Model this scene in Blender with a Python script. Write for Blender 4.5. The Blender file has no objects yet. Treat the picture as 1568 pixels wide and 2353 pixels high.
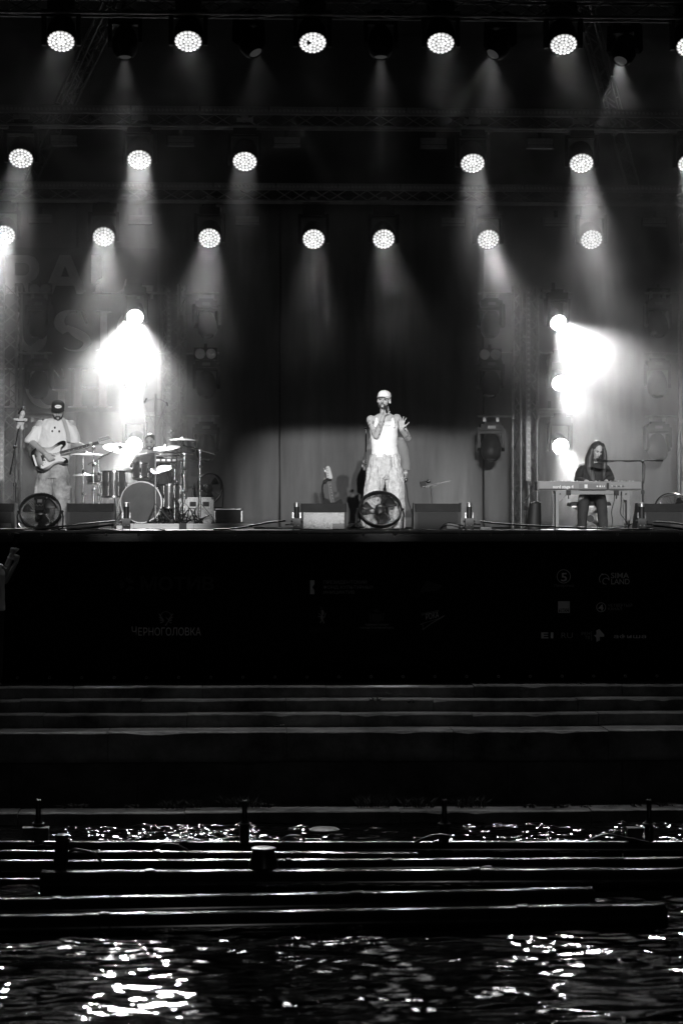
import bpy, math, random
from math import sin, cos, pi, sqrt, atan2, radians
from mathutils import Vector, Matrix, Quaternion, noise
random.seed(7)
SC = bpy.context.scene
COL = SC.collection
V = Vector
# ---------------------------------------------------------------- camera
FPX = 5400.0                       # focal length in units of a 1568 wide frame
YAW, PITCH = radians(2.5), math.atan(29.0 / FPX)
EYE = V((-1.31, 0.0, 0.07))
FWD = V((sin(YAW) * cos(PITCH), cos(YAW) * cos(PITCH), sin(PITCH)))
RGT = V((cos(YAW), -sin(YAW), 0.0))
UPV = RGT.cross(FWD)
cam_data = bpy.data.cameras.new('camera')
cam = bpy.data.objects.new('camera', cam_data); COL.objects.link(cam)
cam.matrix_world = Matrix.Translation(EYE) @ Matrix((RGT, UPV, -FWD)).transposed().to_4x4()
cam_data.sensor_fit = 'HORIZONTAL'; cam_data.sensor_width = 24.0
cam_data.lens = FPX / 1568.0 * 24.0
cam_data.clip_end = 500.0
cam_data.dof.use_dof = True; cam_data.dof.focus_distance = 31.5; cam_data.dof.aperture_fstop = 1.9
SC.camera = cam
# ---------------------------------------------------------------- night sky, exposure
world = bpy.data.worlds.new('World'); SC.world = world; world.use_nodes = True
wn = world.node_tree.nodes; wl = world.node_tree.links
bgn = wn.get('Background') or wn.new('ShaderNodeBackground')
bgn.inputs['Color'].default_value = (0.5, 0.5, 0.5, 1); bgn.inputs['Strength'].default_value = 0.006
SC.view_settings.view_transform = 'Standard'; SC.view_settings.look = 'None'
SC.view_settings.exposure = 0.0; SC.view_settings.gamma = 1.0
SC.view_settings.use_curve_mapping = False
cy = SC.cycles
cy.use_denoising = True; cy.max_bounces = 5; cy.diffuse_bounces = 2; cy.glossy_bounces = 3
cy.transmission_bounces = 4; cy.volume_bounces = 0; cy.transparent_max_bounces = 8
cy.volume_step_rate = 3.0; cy.volume_max_steps = 96
cy.sample_clamp_indirect = 4.0; cy.caustics_reflective = False; cy.caustics_refractive = False
cy.use_adaptive_sampling = False

def at(x, y, Y):
    """the place at depth Y that the photograph shows at column x, row y of a 1568 x 2352 frame"""
    r = FWD * FPX + RGT * (x - 784.0) + UPV * (1176.0 - y)
    return EYE + r * ((Y - EYE.y) / r.y)
def atz(x, y, z):
    r = FWD * FPX + RGT * (x - 784.0) + UPV * (1176.0 - y)
    return EYE + r * ((z - EYE.z) / r.z)

SPOT_GAIN = 1.0; FRONT = 1.7e4; FILL = 310.0
def spot(name, loc, target, watts, angle, blend=0.6, radius=0.05):
    d = bpy.data.lights.new(name, 'SPOT'); d.energy = watts * SPOT_GAIN; d.spot_size = radians(angle)
    d.spot_blend = blend; d.shadow_soft_size = radius
    o = bpy.data.objects.new(name, d); COL.objects.link(o); o.location = loc
    o.rotation_euler = (V(target) - V(loc)).to_track_quat('-Z', 'Y').to_euler()
    return o
# front of house follow spots: they throw the two head shadows on the drape, low and to the left
HEAD = at(880, 905, 30.9)
def shutter(o, half, soft):
    """framing shutters of a profile spot: straight cuts above and below the beam"""
    d = o.data; d.use_nodes = True; nt = d.node_tree; L = nt.links.new; e = nt.nodes['Emission']
    tc = nt.nodes.new('ShaderNodeTexCoord'); sp = nt.nodes.new('ShaderNodeSeparateXYZ'); L(tc.outputs['Normal'], sp.inputs[0])
    dv = nt.nodes.new('ShaderNodeMath'); dv.operation = 'DIVIDE'; L(sp.outputs['Y'], dv.inputs[0]); L(sp.outputs['Z'], dv.inputs[1])
    ab = nt.nodes.new('ShaderNodeMath'); ab.operation = 'ABSOLUTE'; L(dv.outputs[0], ab.inputs[0])
    r = nt.nodes.new('ShaderNodeMapRange'); r.interpolation_type = 'SMOOTHSTEP'
    for k, v in (('From Min', half - soft), ('From Max', half + soft), ('To Min', 1), ('To Max', 0)): r.inputs[k].default_value = v
    L(ab.outputs[0], r.inputs['Value']); L(r.outputs[0], e.inputs['Strength'])
for sx, sy, w in ((784, 1100, 2.0), (832, 1094, 2.2)):
    d = HEAD - at(sx, sy, 40.0)
    src = HEAD + d * (40.0 / d.length)
    for tx, ww, an in ((890, 1.0, 5.6), (230, .8, 5.2), (1400, .9, 6.2)):
        tgt = at(tx, 1010, 31.0); tgt.z = 1.19
        shutter(spot('follow_spot', src, tgt, w * ww * FRONT, an, .5, .05), .0302, .0032)
# a higher side light on the singer, and an added dim wide fill lamp that brightens the stage front
spot('side_spot', at(880, 1000, 31.0) + V((-17, -24, 8.5)), at(884, 1030, 31.0), 1.5 * FRONT * .55, 3.6, .5, .06)
spot('added_front_fill', EYE + V((4, -14, 6)), at(784, 1500, 30.0), FILL, 40, .8, .4)

# ---------------------------------------------------------------- materials
def mat(name, v, rough=.6, metal=0.0, var=None, bump=None, spec=.4, coat=0.0, stretch=None):
    m = bpy.data.materials.new(name); m.use_nodes = True
    nt = m.node_tree; b = nt.nodes['Principled BSDF']
    b.inputs['Base Color'].default_value = (v, v, v, 1); b.inputs['Roughness'].default_value = rough
    b.inputs['Metallic'].default_value = metal; b.inputs['Specular IOR Level'].default_value = spec
    b.inputs['Coat Weight'].default_value = coat
    if var or bump:
        tc = nt.nodes.new('ShaderNodeTexCoord'); src = tc.outputs['Object']
        if stretch:
            mp = nt.nodes.new('ShaderNodeMapping'); mp.inputs['Scale'].default_value = stretch
            nt.links.new(src, mp.inputs['Vector']); src = mp.outputs['Vector']
    if var:
        sc, amt = var
        n = nt.nodes.new('ShaderNodeTexNoise'); n.inputs['Scale'].default_value = sc; n.inputs['Detail'].default_value = 5
        n.inputs['Roughness'].default_value = .65
        nt.links.new(src, n.inputs['Vector'])
        r = nt.nodes.new('ShaderNodeMapRange')
        r.inputs['From Min'].default_value = .3; r.inputs['From Max'].default_value = .7
        r.inputs['To Min'].default_value = v * (1 - amt); r.inputs['To Max'].default_value = min(1, v * (1 + amt))
        nt.links.new(n.outputs['Fac'], r.inputs['Value']); nt.links.new(r.outputs[0], b.inputs['Base Color'])
        r2 = nt.nodes.new('ShaderNodeMapRange')
        r2.inputs['To Min'].default_value = max(.05, rough - .12); r2.inputs['To Max'].default_value = min(1, rough + .12)
        nt.links.new(n.outputs['Fac'], r2.inputs['Value']); nt.links.new(r2.outputs[0], b.inputs['Roughness'])
    if bump:
        sc, st = bump
        n = nt.nodes.new('ShaderNodeTexNoise'); n.inputs['Scale'].default_value = sc; n.inputs['Detail'].default_value = 4
        nt.links.new(src, n.inputs['Vector'])
        bp = nt.nodes.new('ShaderNodeBump'); bp.inputs['Strength'].default_value = st; bp.inputs['Distance'].default_value = .02
        nt.links.new(n.outputs['Fac'], bp.inputs['Height']); nt.links.new(bp.outputs[0], b.inputs['Normal'])
    return m
def glow(name, v, rim=None, R=.0255, sample='NONE', rnd=0.0):
    m = bpy.data.materials.new(name); m.use_nodes = True; nt = m.node_tree
    nt.nodes.remove(nt.nodes['Principled BSDF'])
    e = nt.nodes.new('ShaderNodeEmission'); e.inputs['Strength'].default_value = v
    nt.links.new(e.outputs[0], nt.nodes['Material Output'].inputs['Surface'])
    if rim is not None:      # an LED optic: hot in the middle, dimmer at its rim; optics differ a little
        tc = nt.nodes.new('ShaderNodeTexCoord')
        mp = nt.nodes.new('ShaderNodeVectorMath'); mp.operation = 'MULTIPLY'; mp.inputs[1].default_value = (1, 1, 0)
        ln = nt.nodes.new('ShaderNodeVectorMath'); ln.operation = 'LENGTH'
        nt.links.new(tc.outputs['Object'], mp.inputs[0]); nt.links.new(mp.outputs[0], ln.inputs[0])
        r = nt.nodes.new('ShaderNodeMapRange'); r.inputs['From Min'].default_value = R * .45; r.inputs['From Max'].default_value = R
        r.inputs['To Min'].default_value = v; r.inputs['To Max'].default_value = rim
        nt.links.new(ln.outputs['Value'], r.inputs['Value'])
        oi = nt.nodes.new('ShaderNodeObjectInfo')
        r2 = nt.nodes.new('ShaderNodeMapRange'); r2.inputs['To Min'].default_value = 1 - rnd; r2.inputs['To Max'].default_value = 1 + rnd
        nt.links.new(oi.outputs['Random'], r2.inputs['Value'])
        mu = nt.nodes.new('ShaderNodeMath'); mu.operation = 'MULTIPLY'
        nt.links.new(r.outputs[0], mu.inputs[0]); nt.links.new(r2.outputs[0], mu.inputs[1])
        nt.links.new(mu.outputs[0], e.inputs['Strength'])
    m.cycles.emission_sampling = sample
    return m
BLACK = mat('black_paint', .010, .5, var=(9, .4), spec=.2)
BLACKM = mat('black_metal', .03, .38, .6, var=(14, .4))
RUBBER = mat('black_rubber', .015, .6)
ALU = mat('truss_aluminium', .30, .34, .9, var=(6, .3))
CHROME = mat('chrome', .75, .12, 1.0, var=(20, .1))
STEEL = mat('dull_steel', .3, .4, .9, var=(12, .3))
DARKGLASS = mat('dark_glass', .02, .08, spec=.8)
REFLECTOR = mat('lamp_reflector', .5, .25, .9)
DRAPE = mat('black_drape', .14, .9, var=(.8, .35), bump=(60, .1), spec=.1, stretch=(3, 1, .35))
SKIRT = mat('black_banner_mesh', .004, .75, var=(2, .3), spec=.15)
DECK = mat('stage_deck', .05, .55, var=(3, .5))
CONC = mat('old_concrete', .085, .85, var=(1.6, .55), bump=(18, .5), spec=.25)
WHITEP = mat('white_paint', .72, .5, var=(8, .12))
GREYP = mat('grey_paint', .22, .45, var=(10, .25))
PRINT = mat('grey_print', .8, .75)
PRINTD = mat('dim_grey_print', .05, .75)
PRINTM = mat('mid_grey_print', .38, .75)

# ---------------------------------------------------------------- mesh helpers
class B:
    def __init__(s): s.v, s.f = [], []
    def add(s, vs, fs, M=None):
        o = len(s.v)
        s.v += [tuple(M @ V(p)) for p in vs] if M is not None else [tuple(p) for p in vs]
        s.f += [tuple(i + o for i in f) for f in fs]; return s
    def box(s, c, d, M=None, taper=1.0):
        x, y, z = c; a, b, e = d[0] / 2, d[1] / 2, d[2] / 2; t = taper
        vs = [(x - a, y - b, z - e), (x + a, y - b, z - e), (x + a, y + b, z - e), (x - a, y + b, z - e),
              (x - a * t, y - b * t, z + e), (x + a * t, y - b * t, z + e), (x + a * t, y + b * t, z + e), (x - a * t, y + b * t, z + e)]
        return s.add(vs, [(0, 3, 2, 1), (4, 5, 6, 7), (0, 1, 5, 4), (1, 2, 6, 5), (2, 3, 7, 6), (3, 0, 4, 7)], M)
    def cyl(s, p0, p1, r0, r1=None, n=10, cap=True, M=None):
        p0, p1 = V(p0), V(p1); r1 = r0 if r1 is None else r1
        q = (p1 - p0).to_track_quat('Z', 'Y'); vs = []
        for p, r in ((p0, r0), (p1, r1)):
            for i in range(n):
                a = 2 * pi * i / n; vs.append(p + q @ V((r * cos(a), r * sin(a), 0)))
        fs = [(i, (i + 1) % n, n + (i + 1) % n, n + i) for i in range(n)]
        if cap: fs += [tuple(reversed(range(n))), tuple(range(n, 2 * n))]
        return s.add(vs, fs, M)
    def tube(s, pts, r, n=6, closed=False, M=None):
        pts = [V(p) for p in pts]; m = len(pts); vs = []; fs = []
        rr = r if isinstance(r, (list, tuple)) else [r] * m
        ref = None
        for i, p in enumerate(pts):
            t = (pts[(i + 1) % m] - pts[i - 1]) if closed else (pts[min(i + 1, m - 1)] - pts[max(i - 1, 0)])
            if t.length < 1e-9: t = V((0, 0, 1))
            t.normalize()
            if ref is None: ref = t.orthogonal().normalized()
            ref = (ref - t * ref.dot(t))
            ref = ref.normalized() if ref.length > 1e-6 else t.orthogonal().normalized()
            bn = t.cross(ref)
            for k in range(n):
                a = 2 * pi * k / n; vs.append(p + (ref * cos(a) + bn * sin(a)) * rr[i])
        for i in range(m if closed else m - 1):
            for k in range(n):
                j = (i + 1) % m; fs.append((i * n + k, i * n + (k + 1) % n, j * n + (k + 1) % n, j * n + k))
        if not closed: fs += [tuple(reversed(range(n))), tuple(range((m - 1) * n, m * n))]
        return s.add(vs, fs, M)
    def lathe(s, prof, n=16, M=None, loop=False):
        vs = []; fs = []; m = len(prof)
        for r, z in prof:
            for i in range(n):
                a = 2 * pi * i / n; vs.append((r * cos(a), r * sin(a), z))
        for j in range(m - 1):
            for i in range(n): fs.append((j * n + i, j * n + (i + 1) % n, (j + 1) * n + (i + 1) % n, (j + 1) * n + i))
        if loop: fs += [((m - 1) * n + i, (m - 1) * n + (i + 1) % n, (i + 1) % n, i) for i in range(n)]
        else:
            if prof[0][0] > 1e-6: fs.append(tuple(reversed(range(n))))
            if prof[-1][0] > 1e-6: fs.append(tuple(range((m - 1) * n, m * n)))
        return s.add(vs, fs, M)
    def ball(s, c, r, nu=12, nv=8, M=None):
        r = r if isinstance(r, (tuple, list)) else (r, r, r); vs = []; fs = []
        for j in range(1, nv):
            t = pi * j / nv
            for i in range(nu):
                a = 2 * pi * i / nu
                vs.append((c[0] + r[0] * sin(t) * cos(a), c[1] + r[1] * sin(t) * sin(a), c[2] - r[2] * cos(t)))
        b = len(vs); vs += [(c[0], c[1], c[2] - r[2]), (c[0], c[1], c[2] + r[2])]
        for j in range(nv - 2):
            for i in range(nu): fs.append((j * nu + i, j * nu + (i + 1) % nu, (j + 1) * nu + (i + 1) % nu, (j + 1) * nu + i))
        for i in range(nu):
            fs.append((b, (i + 1) % nu, i)); k = (nv - 2) * nu; fs.append((b + 1, k + i, k + (i + 1) % nu))
        return s.add(vs, fs, M)
    def ring(s, c, R, r, axis=(0, 1, 0), n=24, m=6, M=None):
        q = V(axis).to_track_quat('Z', 'Y'); c = V(c)
        return s.tube([c + q @ V((R * cos(2 * pi * i / n), R * sin(2 * pi * i / n), 0)) for i in range(n)], r, m, True, M)
    def prism(s, poly, z0, z1, M=None):
        n = len(poly); vs = [(p[0], p[1], z0) for p in poly] + [(p[0], p[1], z1) for p in poly]
        a = sum(poly[i][0] * poly[(i + 1) % n][1] - poly[(i + 1) % n][0] * poly[i][1] for i in range(n))
        if a < 0: vs = [(p[0], p[1], z0) for p in poly[::-1]] + [(p[0], p[1], z1) for p in poly[::-1]]
        return s.add(vs, [tuple(reversed(range(n))), tuple(range(n, 2 * n))] + [(i, (i + 1) % n, n + (i + 1) % n, n + i) for i in range(n)], M)
    def cap(s, p0, r0, p1, r1, n=12):
        s.ball(p0, r0, n, 8); s.ball(p1, r1, n, 8)
        if (V(p1) - V(p0)).length > 1e-6: s.cyl(p0, p1, r0, r1, n)
        return s
    def loft(s, secs, n=20, M=None):
        """secs: (centre, rx, ry[, quaternion]) closed loft of ellipses"""
        vs = []; fs = []; m = len(secs)
        for sec in secs:
            c, rx, ry = V(sec[0]), sec[1], sec[2]; q = sec[3] if len(sec) > 3 else None
            for i in range(n):
                a = 2 * pi * i / n; p = V((rx * cos(a), ry * sin(a), 0)); vs.append(c + (q @ p if q else p))
        for j in range(m - 1):
            for i in range(n): fs.append((j * n + i, j * n + (i + 1) % n, (j + 1) * n + (i + 1) % n, (j + 1) * n + i))
        fs += [tuple(reversed(range(n))), tuple(range((m - 1) * n, m * n))]
        return s.add(vs, fs, M)
    def mesh(s, name, m, smooth=35):
        me = bpy.data.meshes.new(name); me.from_pydata(s.v, [], s.f)
        if m is not None: me.materials.append(m)
        if smooth:
            me.polygons.foreach_set('use_smooth', [True] * len(me.polygons)); me.set_sharp_from_angle(angle=radians(smooth))
        me.update(); return me
    def make(s, name, m, parent=None, smooth=35, loc=None):
        return put(name, s.mesh(name, m, smooth), parent, loc)

def put(name, me, parent=None, loc=None, rot=None):
    o = bpy.data.objects.new(name, me); COL.objects.link(o)
    if parent is not None: o.parent = parent
    if loc is not None: o.location = loc
    if rot is not None: o.rotation_euler = rot
    return o
def tag(o, label=None, cat=None, group=None, kind=None):
    for k, v in (('label', label), ('category', cat), ('group', group), ('kind', kind)):
        if v: o[k] = v
    return o
def thing(name, label, cat, loc=(0, 0, 0), rz=0.0, group=None):
    o = bpy.data.objects.new(name, None); COL.objects.link(o); o.empty_display_size = .1
    o.location = loc; o.rotation_euler = (0, 0, rz); return tag(o, label, cat, group)
KIDS = {}
def dup(src, loc=None, rz=None, label=None):
    """copy a thing with its parts and sub-parts (meshes shared)"""
    def rec(o, par):
        c = o.copy(); COL.objects.link(c)
        if par is not None: c.parent = par
        for ch in kids.get(o.name, ()): rec(ch, c)
        return c
    kids = {}
    stack = [src]
    while stack:
        o = stack.pop(); cs = list(o.children); kids[o.name] = cs; stack += cs
    r = rec(src, None)
    if loc is not None: r.location = loc
    if rz is not None: r.rotation_euler = (0, 0, rz)
    if label: r['label'] = label
    return r
def structure(name, b, m, smooth=35, parent=None):
    o = b.make(name, m, parent, smooth)
    if parent is None: o['kind'] = 'structure'
    return o
def ev_mesh(o):
    bpy.context.view_layer.update()
    me = bpy.data.meshes.new_from_object(o.evaluated_get(bpy.context.evaluated_depsgraph_get()))
    return me
def text_mesh(s, size, m, bold=0.0, depth=.001, xs=1.0, align='LEFT', space=1.0, shear=0.0):
    c = bpy.data.curves.new('lettering', 'FONT'); c.body = s; c.size = size; c.extrude = depth
    c.offset = bold * size; c.resolution_u = 3; c.align_x = align; c.space_character = space; c.shear = shear
    o = bpy.data.objects.new('lettering', c); COL.objects.link(o)
    me = ev_mesh(o); bpy.data.objects.remove(o); bpy.data.curves.remove(c)
    for v in me.vertices: v.co.x *= xs
    me.materials.clear(); me.materials.append(m); return me
UPR = (pi / 2, 0, 0)     # text upright, read from the camera side
# ================================================================ STAGE STRUCTURE
YF, YB = 30.0, 40.0
b = B(); b.box((0, (YF + YB + 1.5) / 2, -.06), (24, YB + 1.5 - YF, .12)); structure('stage_floor', b, DECK)
# ---- roof: sloping cloth with rafters
b = B(); zf, zb = 7.6, 5.6
b.add([(-12, 29.2, zf), (12, 29.2, zf), (12, 41.5, zb), (-12, 41.5, zb), (-12, 29.2, zf + .05), (12, 29.2, zf + .05), (12, 41.5, zb + .05), (-12, 41.5, zb + .05)],
      [(0, 3, 2, 1), (4, 5, 6, 7), (0, 1, 5, 4), (1, 2, 6, 5), (2, 3, 7, 6), (3, 0, 4, 7)])
structure('stage_roof', b, SKIRT)
# ================================================================ TRUSSES
def truss(name, p0, p1, w, label, rot=0.0, step=.36, m=None, faces=(0, 1, 2, 3), r=.021, chords=(0, 1, 2, 3)):
    """box truss from p0 to p1; local z along it"""
    p0, p1 = V(p0), V(p1); L = (p1 - p0).length
    t = thing(name, label, 'truss', p0)
    q = (p1 - p0).to_track_quat('Z', 'Y') @ Quaternion((0, 0, 1), rot)
    t.rotation_mode = 'QUATERNION'; t.rotation_quaternion = q
    h = w / 2; C = [V((-h, -h, 0)), V((h, -h, 0)), V((h, h, 0)), V((-h, h, 0))]
    cm = B().cyl((0, 0, 0), (0, 0, L), r, n=10).mesh('chord', m or ALU)
    for i in chords: put('chord', cm, t, C[i])
    n = max(2, int(round(L / step))); st = L / n
    bl = sqrt((w - r * 1.6) ** 2 + st * st)
    bm_ = B().cyl((0, 0, 0), (0, 0, bl), r * .45, n=6).mesh('brace', m or ALU)
    for fc in faces:
        a, c2 = C[fc], C[(fc + 1) % 4]; dv = (c2 - a).normalized()
        a = a + dv * r * .8; c2 = c2 - dv * r * .8
        for k in range(n):
            s_, e_ = (a, c2) if k % 2 == 0 else (c2, a)
            s_ = V((s_.x, s_.y, k * st)); e_ = V((e_.x, e_.y, (k + 1) * st))
            o = put('brace', bm_, t, s_); o.rotation_mode = 'QUATERNION'; o.rotation_quaternion = (e_ - s_).to_track_quat('Z', 'Y')
    return t
YR = (30.6, 34.3, 37.8)
W = .22
Z1 = at(784, 18, YR[0]).z; Z2 = at(784, 256, YR[1] - W / 2).z; Z3 = at(784, 430, YR[2] - W / 2).z
for i, (Y, z, lab) in enumerate(((YR[0], Z1, 'aluminium truss along the stage mouth, above the topmost lamps'),
                                 (YR[1], Z2 - W / 2, 'aluminium truss edged with LED bars between top and middle lamp rows'),
                                 (YR[2], Z3 - W / 2, 'aluminium truss edged with LED bars just above the lowest lamp row'))):
    truss('roof_truss', (-6.2, Y, z), (6.2, Y, z), W, lab, step=.30, faces=(0, 1, 2, 3))
# sloping rafters under the roof
for x, lab in ((-2.6, 'sloping roof rafter truss in the dark at upper left'), (2.9, 'sloping roof rafter truss in the dark at upper right')):
    truss('roof_rafter', (x, 29.6, Z1 + .42), (x * 1.9, 40.2, Z3 + .35), .2, lab, step=.5, m=BLACKM)
# towers
TW = {}
for k, x, lab in ((1, 22, 'lattice tower truss at the left edge, behind the guitarist'), (2, 398, 'lattice tower truss behind the drum kit'),
                  (3, 1206, 'lattice tower truss standing left of the keyboard'), (4, 1584, 'lattice tower truss at the right edge beyond the keyboard')):
    p = at(x, 1205, 38.9); p.z = 0.0; TW[k] = p
    truss('tower_truss', p, (p.x, p.y, at(x, 655, 38.9).z), .30, lab, rot=radians(20 if k in (1, 3) else -20), step=.22, r=.026)
# ---- LED bars along the two rear trusses and up the towers
def led_bar_meshes(L, n, h=.11):
    hs = B().box((0, 0, 0), (L, .05, h)).mesh('housing', LEDBODY, 0)
    ln = B().lathe([(.021, 0), (.023, .006), (.017, .013), (0.0, .016)], 10, Matrix.Rotation(pi / 2, 4, 'X')).mesh('led', LEDLENS)
    return hs, ln, [(-L / 2 + L * (i + .5) / n, -.026, 0) for i in range(n)]
LEDBODY = mat('led_bar_body', .30, .4, var=(5, .2)); LEDLENS = mat('led_bar_lens', .5, .22, spec=.7)
HB, LN, LP = led_bar_meshes(.985, 16)
WHERE = ['far left', 'second from the left', 'third from the left', 'fourth from the left', 'fifth from the left', 'sixth from the left',
         'seventh from the left', 'eighth from the left', 'ninth from the left', 'tenth from the left', 'eleventh from the left', 'far right']
for Y, z, x0, nm in ((YR[1] - W / 2 - .05, Z2, at(189 * .7463 - 1568 * 0, 250, 34.1).x, 'middle'), (YR[2] - W / 2 - .05, Z3, at(270 * .7463, 430, 37.6).x, 'rear')):
    xs = [x0 + k for k in range(-2, 11)]
    xs = [x for x in xs if -5.9 < x and x + 1 < 6.4][:12]
    for k, x in enumerate(xs):
        t = thing('led_bar', 'unlit LED bar on the %s truss, %s of the run' % (nm, WHERE[min(k, 11)]), 'LED bar', (x + .5, Y, z), group='LED bars along the roof trusses')
        put('housing', HB, t)
        for p in LP: put('led', LN, t, p)
for k, dx in ((1, -18), (2, -10), (3, 7), (4, 14)):
    p = TW[k]; X = at((22, 398, 1206, 1584)[k - 1] + dx, 900, 38.66).x
    for j, (y0, y1, what) in enumerate(((660, 880, 'upper'), (884, 1104, 'lower'))):
        za, zb_ = at(0, y1, 38.66).z, at(0, y0, 38.66).z; L = zb_ - za; n = 17
        t = thing('led_strip', '%s LED strip standing upright on the %s' % (what, ('left edge tower', 'tower behind the drums', 'tower left of the keyboard', 'right edge tower')[k - 1]),
                  'LED bar', (X, 38.64, za), group='upright LED strips on the towers')
        B().box((0, .03, L / 2), (.075, .05, L - .01)).make('housing', LEDBODY, t, 0)
        for i in range(n): put('led', LN, t, (0, 0, L * (i + .5) / n))
# ================================================================ LAMPS
def wash_parts(R):
    """meshes of a wash light whose lens plate looks along local -Z from the pivot at the origin"""
    head = B().lathe([(R * .55, .30), (R * .9, .26), (R * 1.06, .12), (R * 1.08, -.06), (R * 1.03, -.075), (R * 1.0, -.055)], 28)
    hm = head.mesh('head', BLACK)
    base = B().box((0, 0, .62 - .22), (.34, .26, .12)).box((0, 0, .62 - .13), (.2, .1, .06))
    bm_ = base.mesh('base', BLACK, 30)
    yk = B()
    for s in (-1, 1):
        yk.prism([(-.06, -.1), (.06, -.1), (.1, .36), (-.1, .36)], R * 1.12, R * 1.12 + .05, Matrix.Rotation(pi / 2, 4, 'X').to_4x4() @ Matrix.Identity(4) if False else
                 Matrix(((0, 0, s, 0), (1, 0, 0, 0), (0, 1, 0, 0), (0, 0, 0, 1))))
    yk.box((0, 0, .335), (R * 2.5, .16, .04))
    ym = yk.mesh('yoke', BLACK)
    cl = B().box((0, 0, .62 - .05), (.24, .04, .06)).box((0, 0, .62), (.1, .05, .05))
    cm = cl.mesh('clamp', STEEL)
    return hm, bm_, ym, cm
def lens_mesh(r, m):
    return B().lathe([(r, .0), (r * .98, -.008), (r * .72, -.016), (r * .35, -.02), (0.0, -.021)][::1], 12).mesh('lens', m)
CELLS = [(0.0, 0.0)]
for k in (1, 2, 3):
    for i in range(6 * k):
        a = 2 * pi * (i + .5 * (k > 0)) / (6 * k) + pi / 2; CELLS.append((k / 3.0 * cos(a), k / 3.0 * sin(a)))
ROWLENS = glow('lit_wash_lens', 1.25, .3, .029, rnd=.25); BACKLENS = glow('lit_back_lens', 34.0, 24.0, .021, sample='AUTO', rnd=.2)
DEADLENS = mat('dead_lens', .02, .2)
def beam(name, loc, aim, watts, spread, size):
    d = bpy.data.lights.new(name, 'AREA'); d.shape = 'DISK'; d.size = size; d.energy = watts; d.spread = radians(spread)
    o = bpy.data.objects.new(name, d); COL.objects.link(o); o.location = loc; o.rotation_euler = V(aim).to_track_quat('-Z', 'Y').to_euler(); return o
def wash(loc, aim, R, lens_mat, label, group, watts, angle, dead=None, mount=True, parts={}):
    """lens centre at loc, looking along aim"""
    key = round(R, 3)
    if key not in parts:
        cr = R * .163; parts[key] = wash_parts(R) + (lens_mesh(cr, lens_mat), B().lathe([(0.0, -.05), (R, -.05), (R, -.06), (R * .98, -.06)][::-1], 28).mesh('lens_plate', BLACK))
    hm, bm_, ym, cm, lm, pm = parts[key]
    aim = V(aim).normalized(); loc = V(loc); piv = loc - aim * .075
    t = thing('wash_light', label, 'stage light', (piv.x, piv.y, piv.z), group=group)
    q = aim.to_track_quat('-Z', 'Y')
    hd = put('head', hm, t); hd.rotation_mode = 'QUATERNION'; hd.rotation_quaternion = q
    yaw = atan2(aim.x, -aim.y)
    put('yoke', ym, t, rot=(0, 0, yaw)); put('base', bm_, t)
    if mount: put('clamp', cm, t)
    put('lens_plate', pm, hd)
    for i, (cx_, cy_) in enumerate(CELLS):
        o = put('lens', lm, hd, (cx_ * R * .835, cy_ * R * .835, -.061))
        if dead == i:
            o.material_slots[0].link = 'OBJECT'; o.material_slots[0].material = DEADLENS; o['label'] = 'dark dead lens'
    if R > .15: beam('wash_beam', loc + aim * .03, aim, watts, angle, R * 1.9)
    else: spot('wash_beam', loc + aim * .04, loc + aim, watts, angle, .8, R * .7)
    return t
def aim_dir(down, side=0.0):
    d = radians(down); s = radians(side); return V((sin(s) * cos(d), -cos(s) * cos(d), -sin(d)))
ROW1 = [(140, 95, 24), (432, 95, 40), (718, 98, 55), (1012, 99, 52), (1294, 102, 28), (1584, 106, 26)]
ROW2 = [(48, 364, 70), (320, 367, 110), (562, 371, 45), (1085, 375, 40), (1335, 375, 70), (1584, 376, 50)]
ROW3 = [(10, 540, 50), (238, 544, 36), (481, 547, 36), (720, 549, 15), (881, 549, 25), (1121, 550, 32), (1358, 550, 8), (1596, 550, 14)]
ORD = ['leftmost', 'second', 'third', 'fourth', 'fifth', 'sixth', 'seventh', 'eighth']
WK = .12; TREAD_FILL = 4.5
for row, Y, down, nm, rg in ((ROW1, 30.6, 52, 'top', 'topmost'), (ROW2, 34.3, 46, 'middle', 'middle'), (ROW3, 37.8, 34, 'lowest', 'lowest')):
    for k, (x, y, w) in enumerate(row):
        lab = 'lit round LED wash light, %s in the %s row of lamps' % (ORD[k] + (' from left' if k else ''), rg)
        if row is ROW1 and k == 2: lab = 'lit round LED wash light with one dead lens, in the topmost lamp row'
        wash(at(x, y, Y), aim_dir(down, random.uniform(-3, 3)), .178, ROWLENS, lab, 'lit wash lights under the roof trusses', w * WK, 42 if row is ROW1 else 24, dead=5 if (row is ROW1 and k == 2) else None)
BACK = [(310, 728, 32, -1, 3300, 47), (308, 880, 28, 0, 900, 34), (308, 1022, 23, -8, 700, 30),
        (1282, 741, 29, 13, 2400, 48), (1286, 880, 26, 7, 800, 36), (1287, 1025, 21, 2, 800, 30)]
for k, (x, y, dn, sd, w, an) in enumerate(BACK):
    lab = 'glaring round wash light, %s of three on the tower %s' % (('topmost', 'middle', 'lowest')[k % 3], ('behind the drums', 'left of the keyboard')[k // 3])
    p = at(x, y, 38.6)
    wash(p, aim_dir(dn, sd), .133, BACKLENS, lab, 'glaring lights on the towers', w, an, mount=False)

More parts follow.
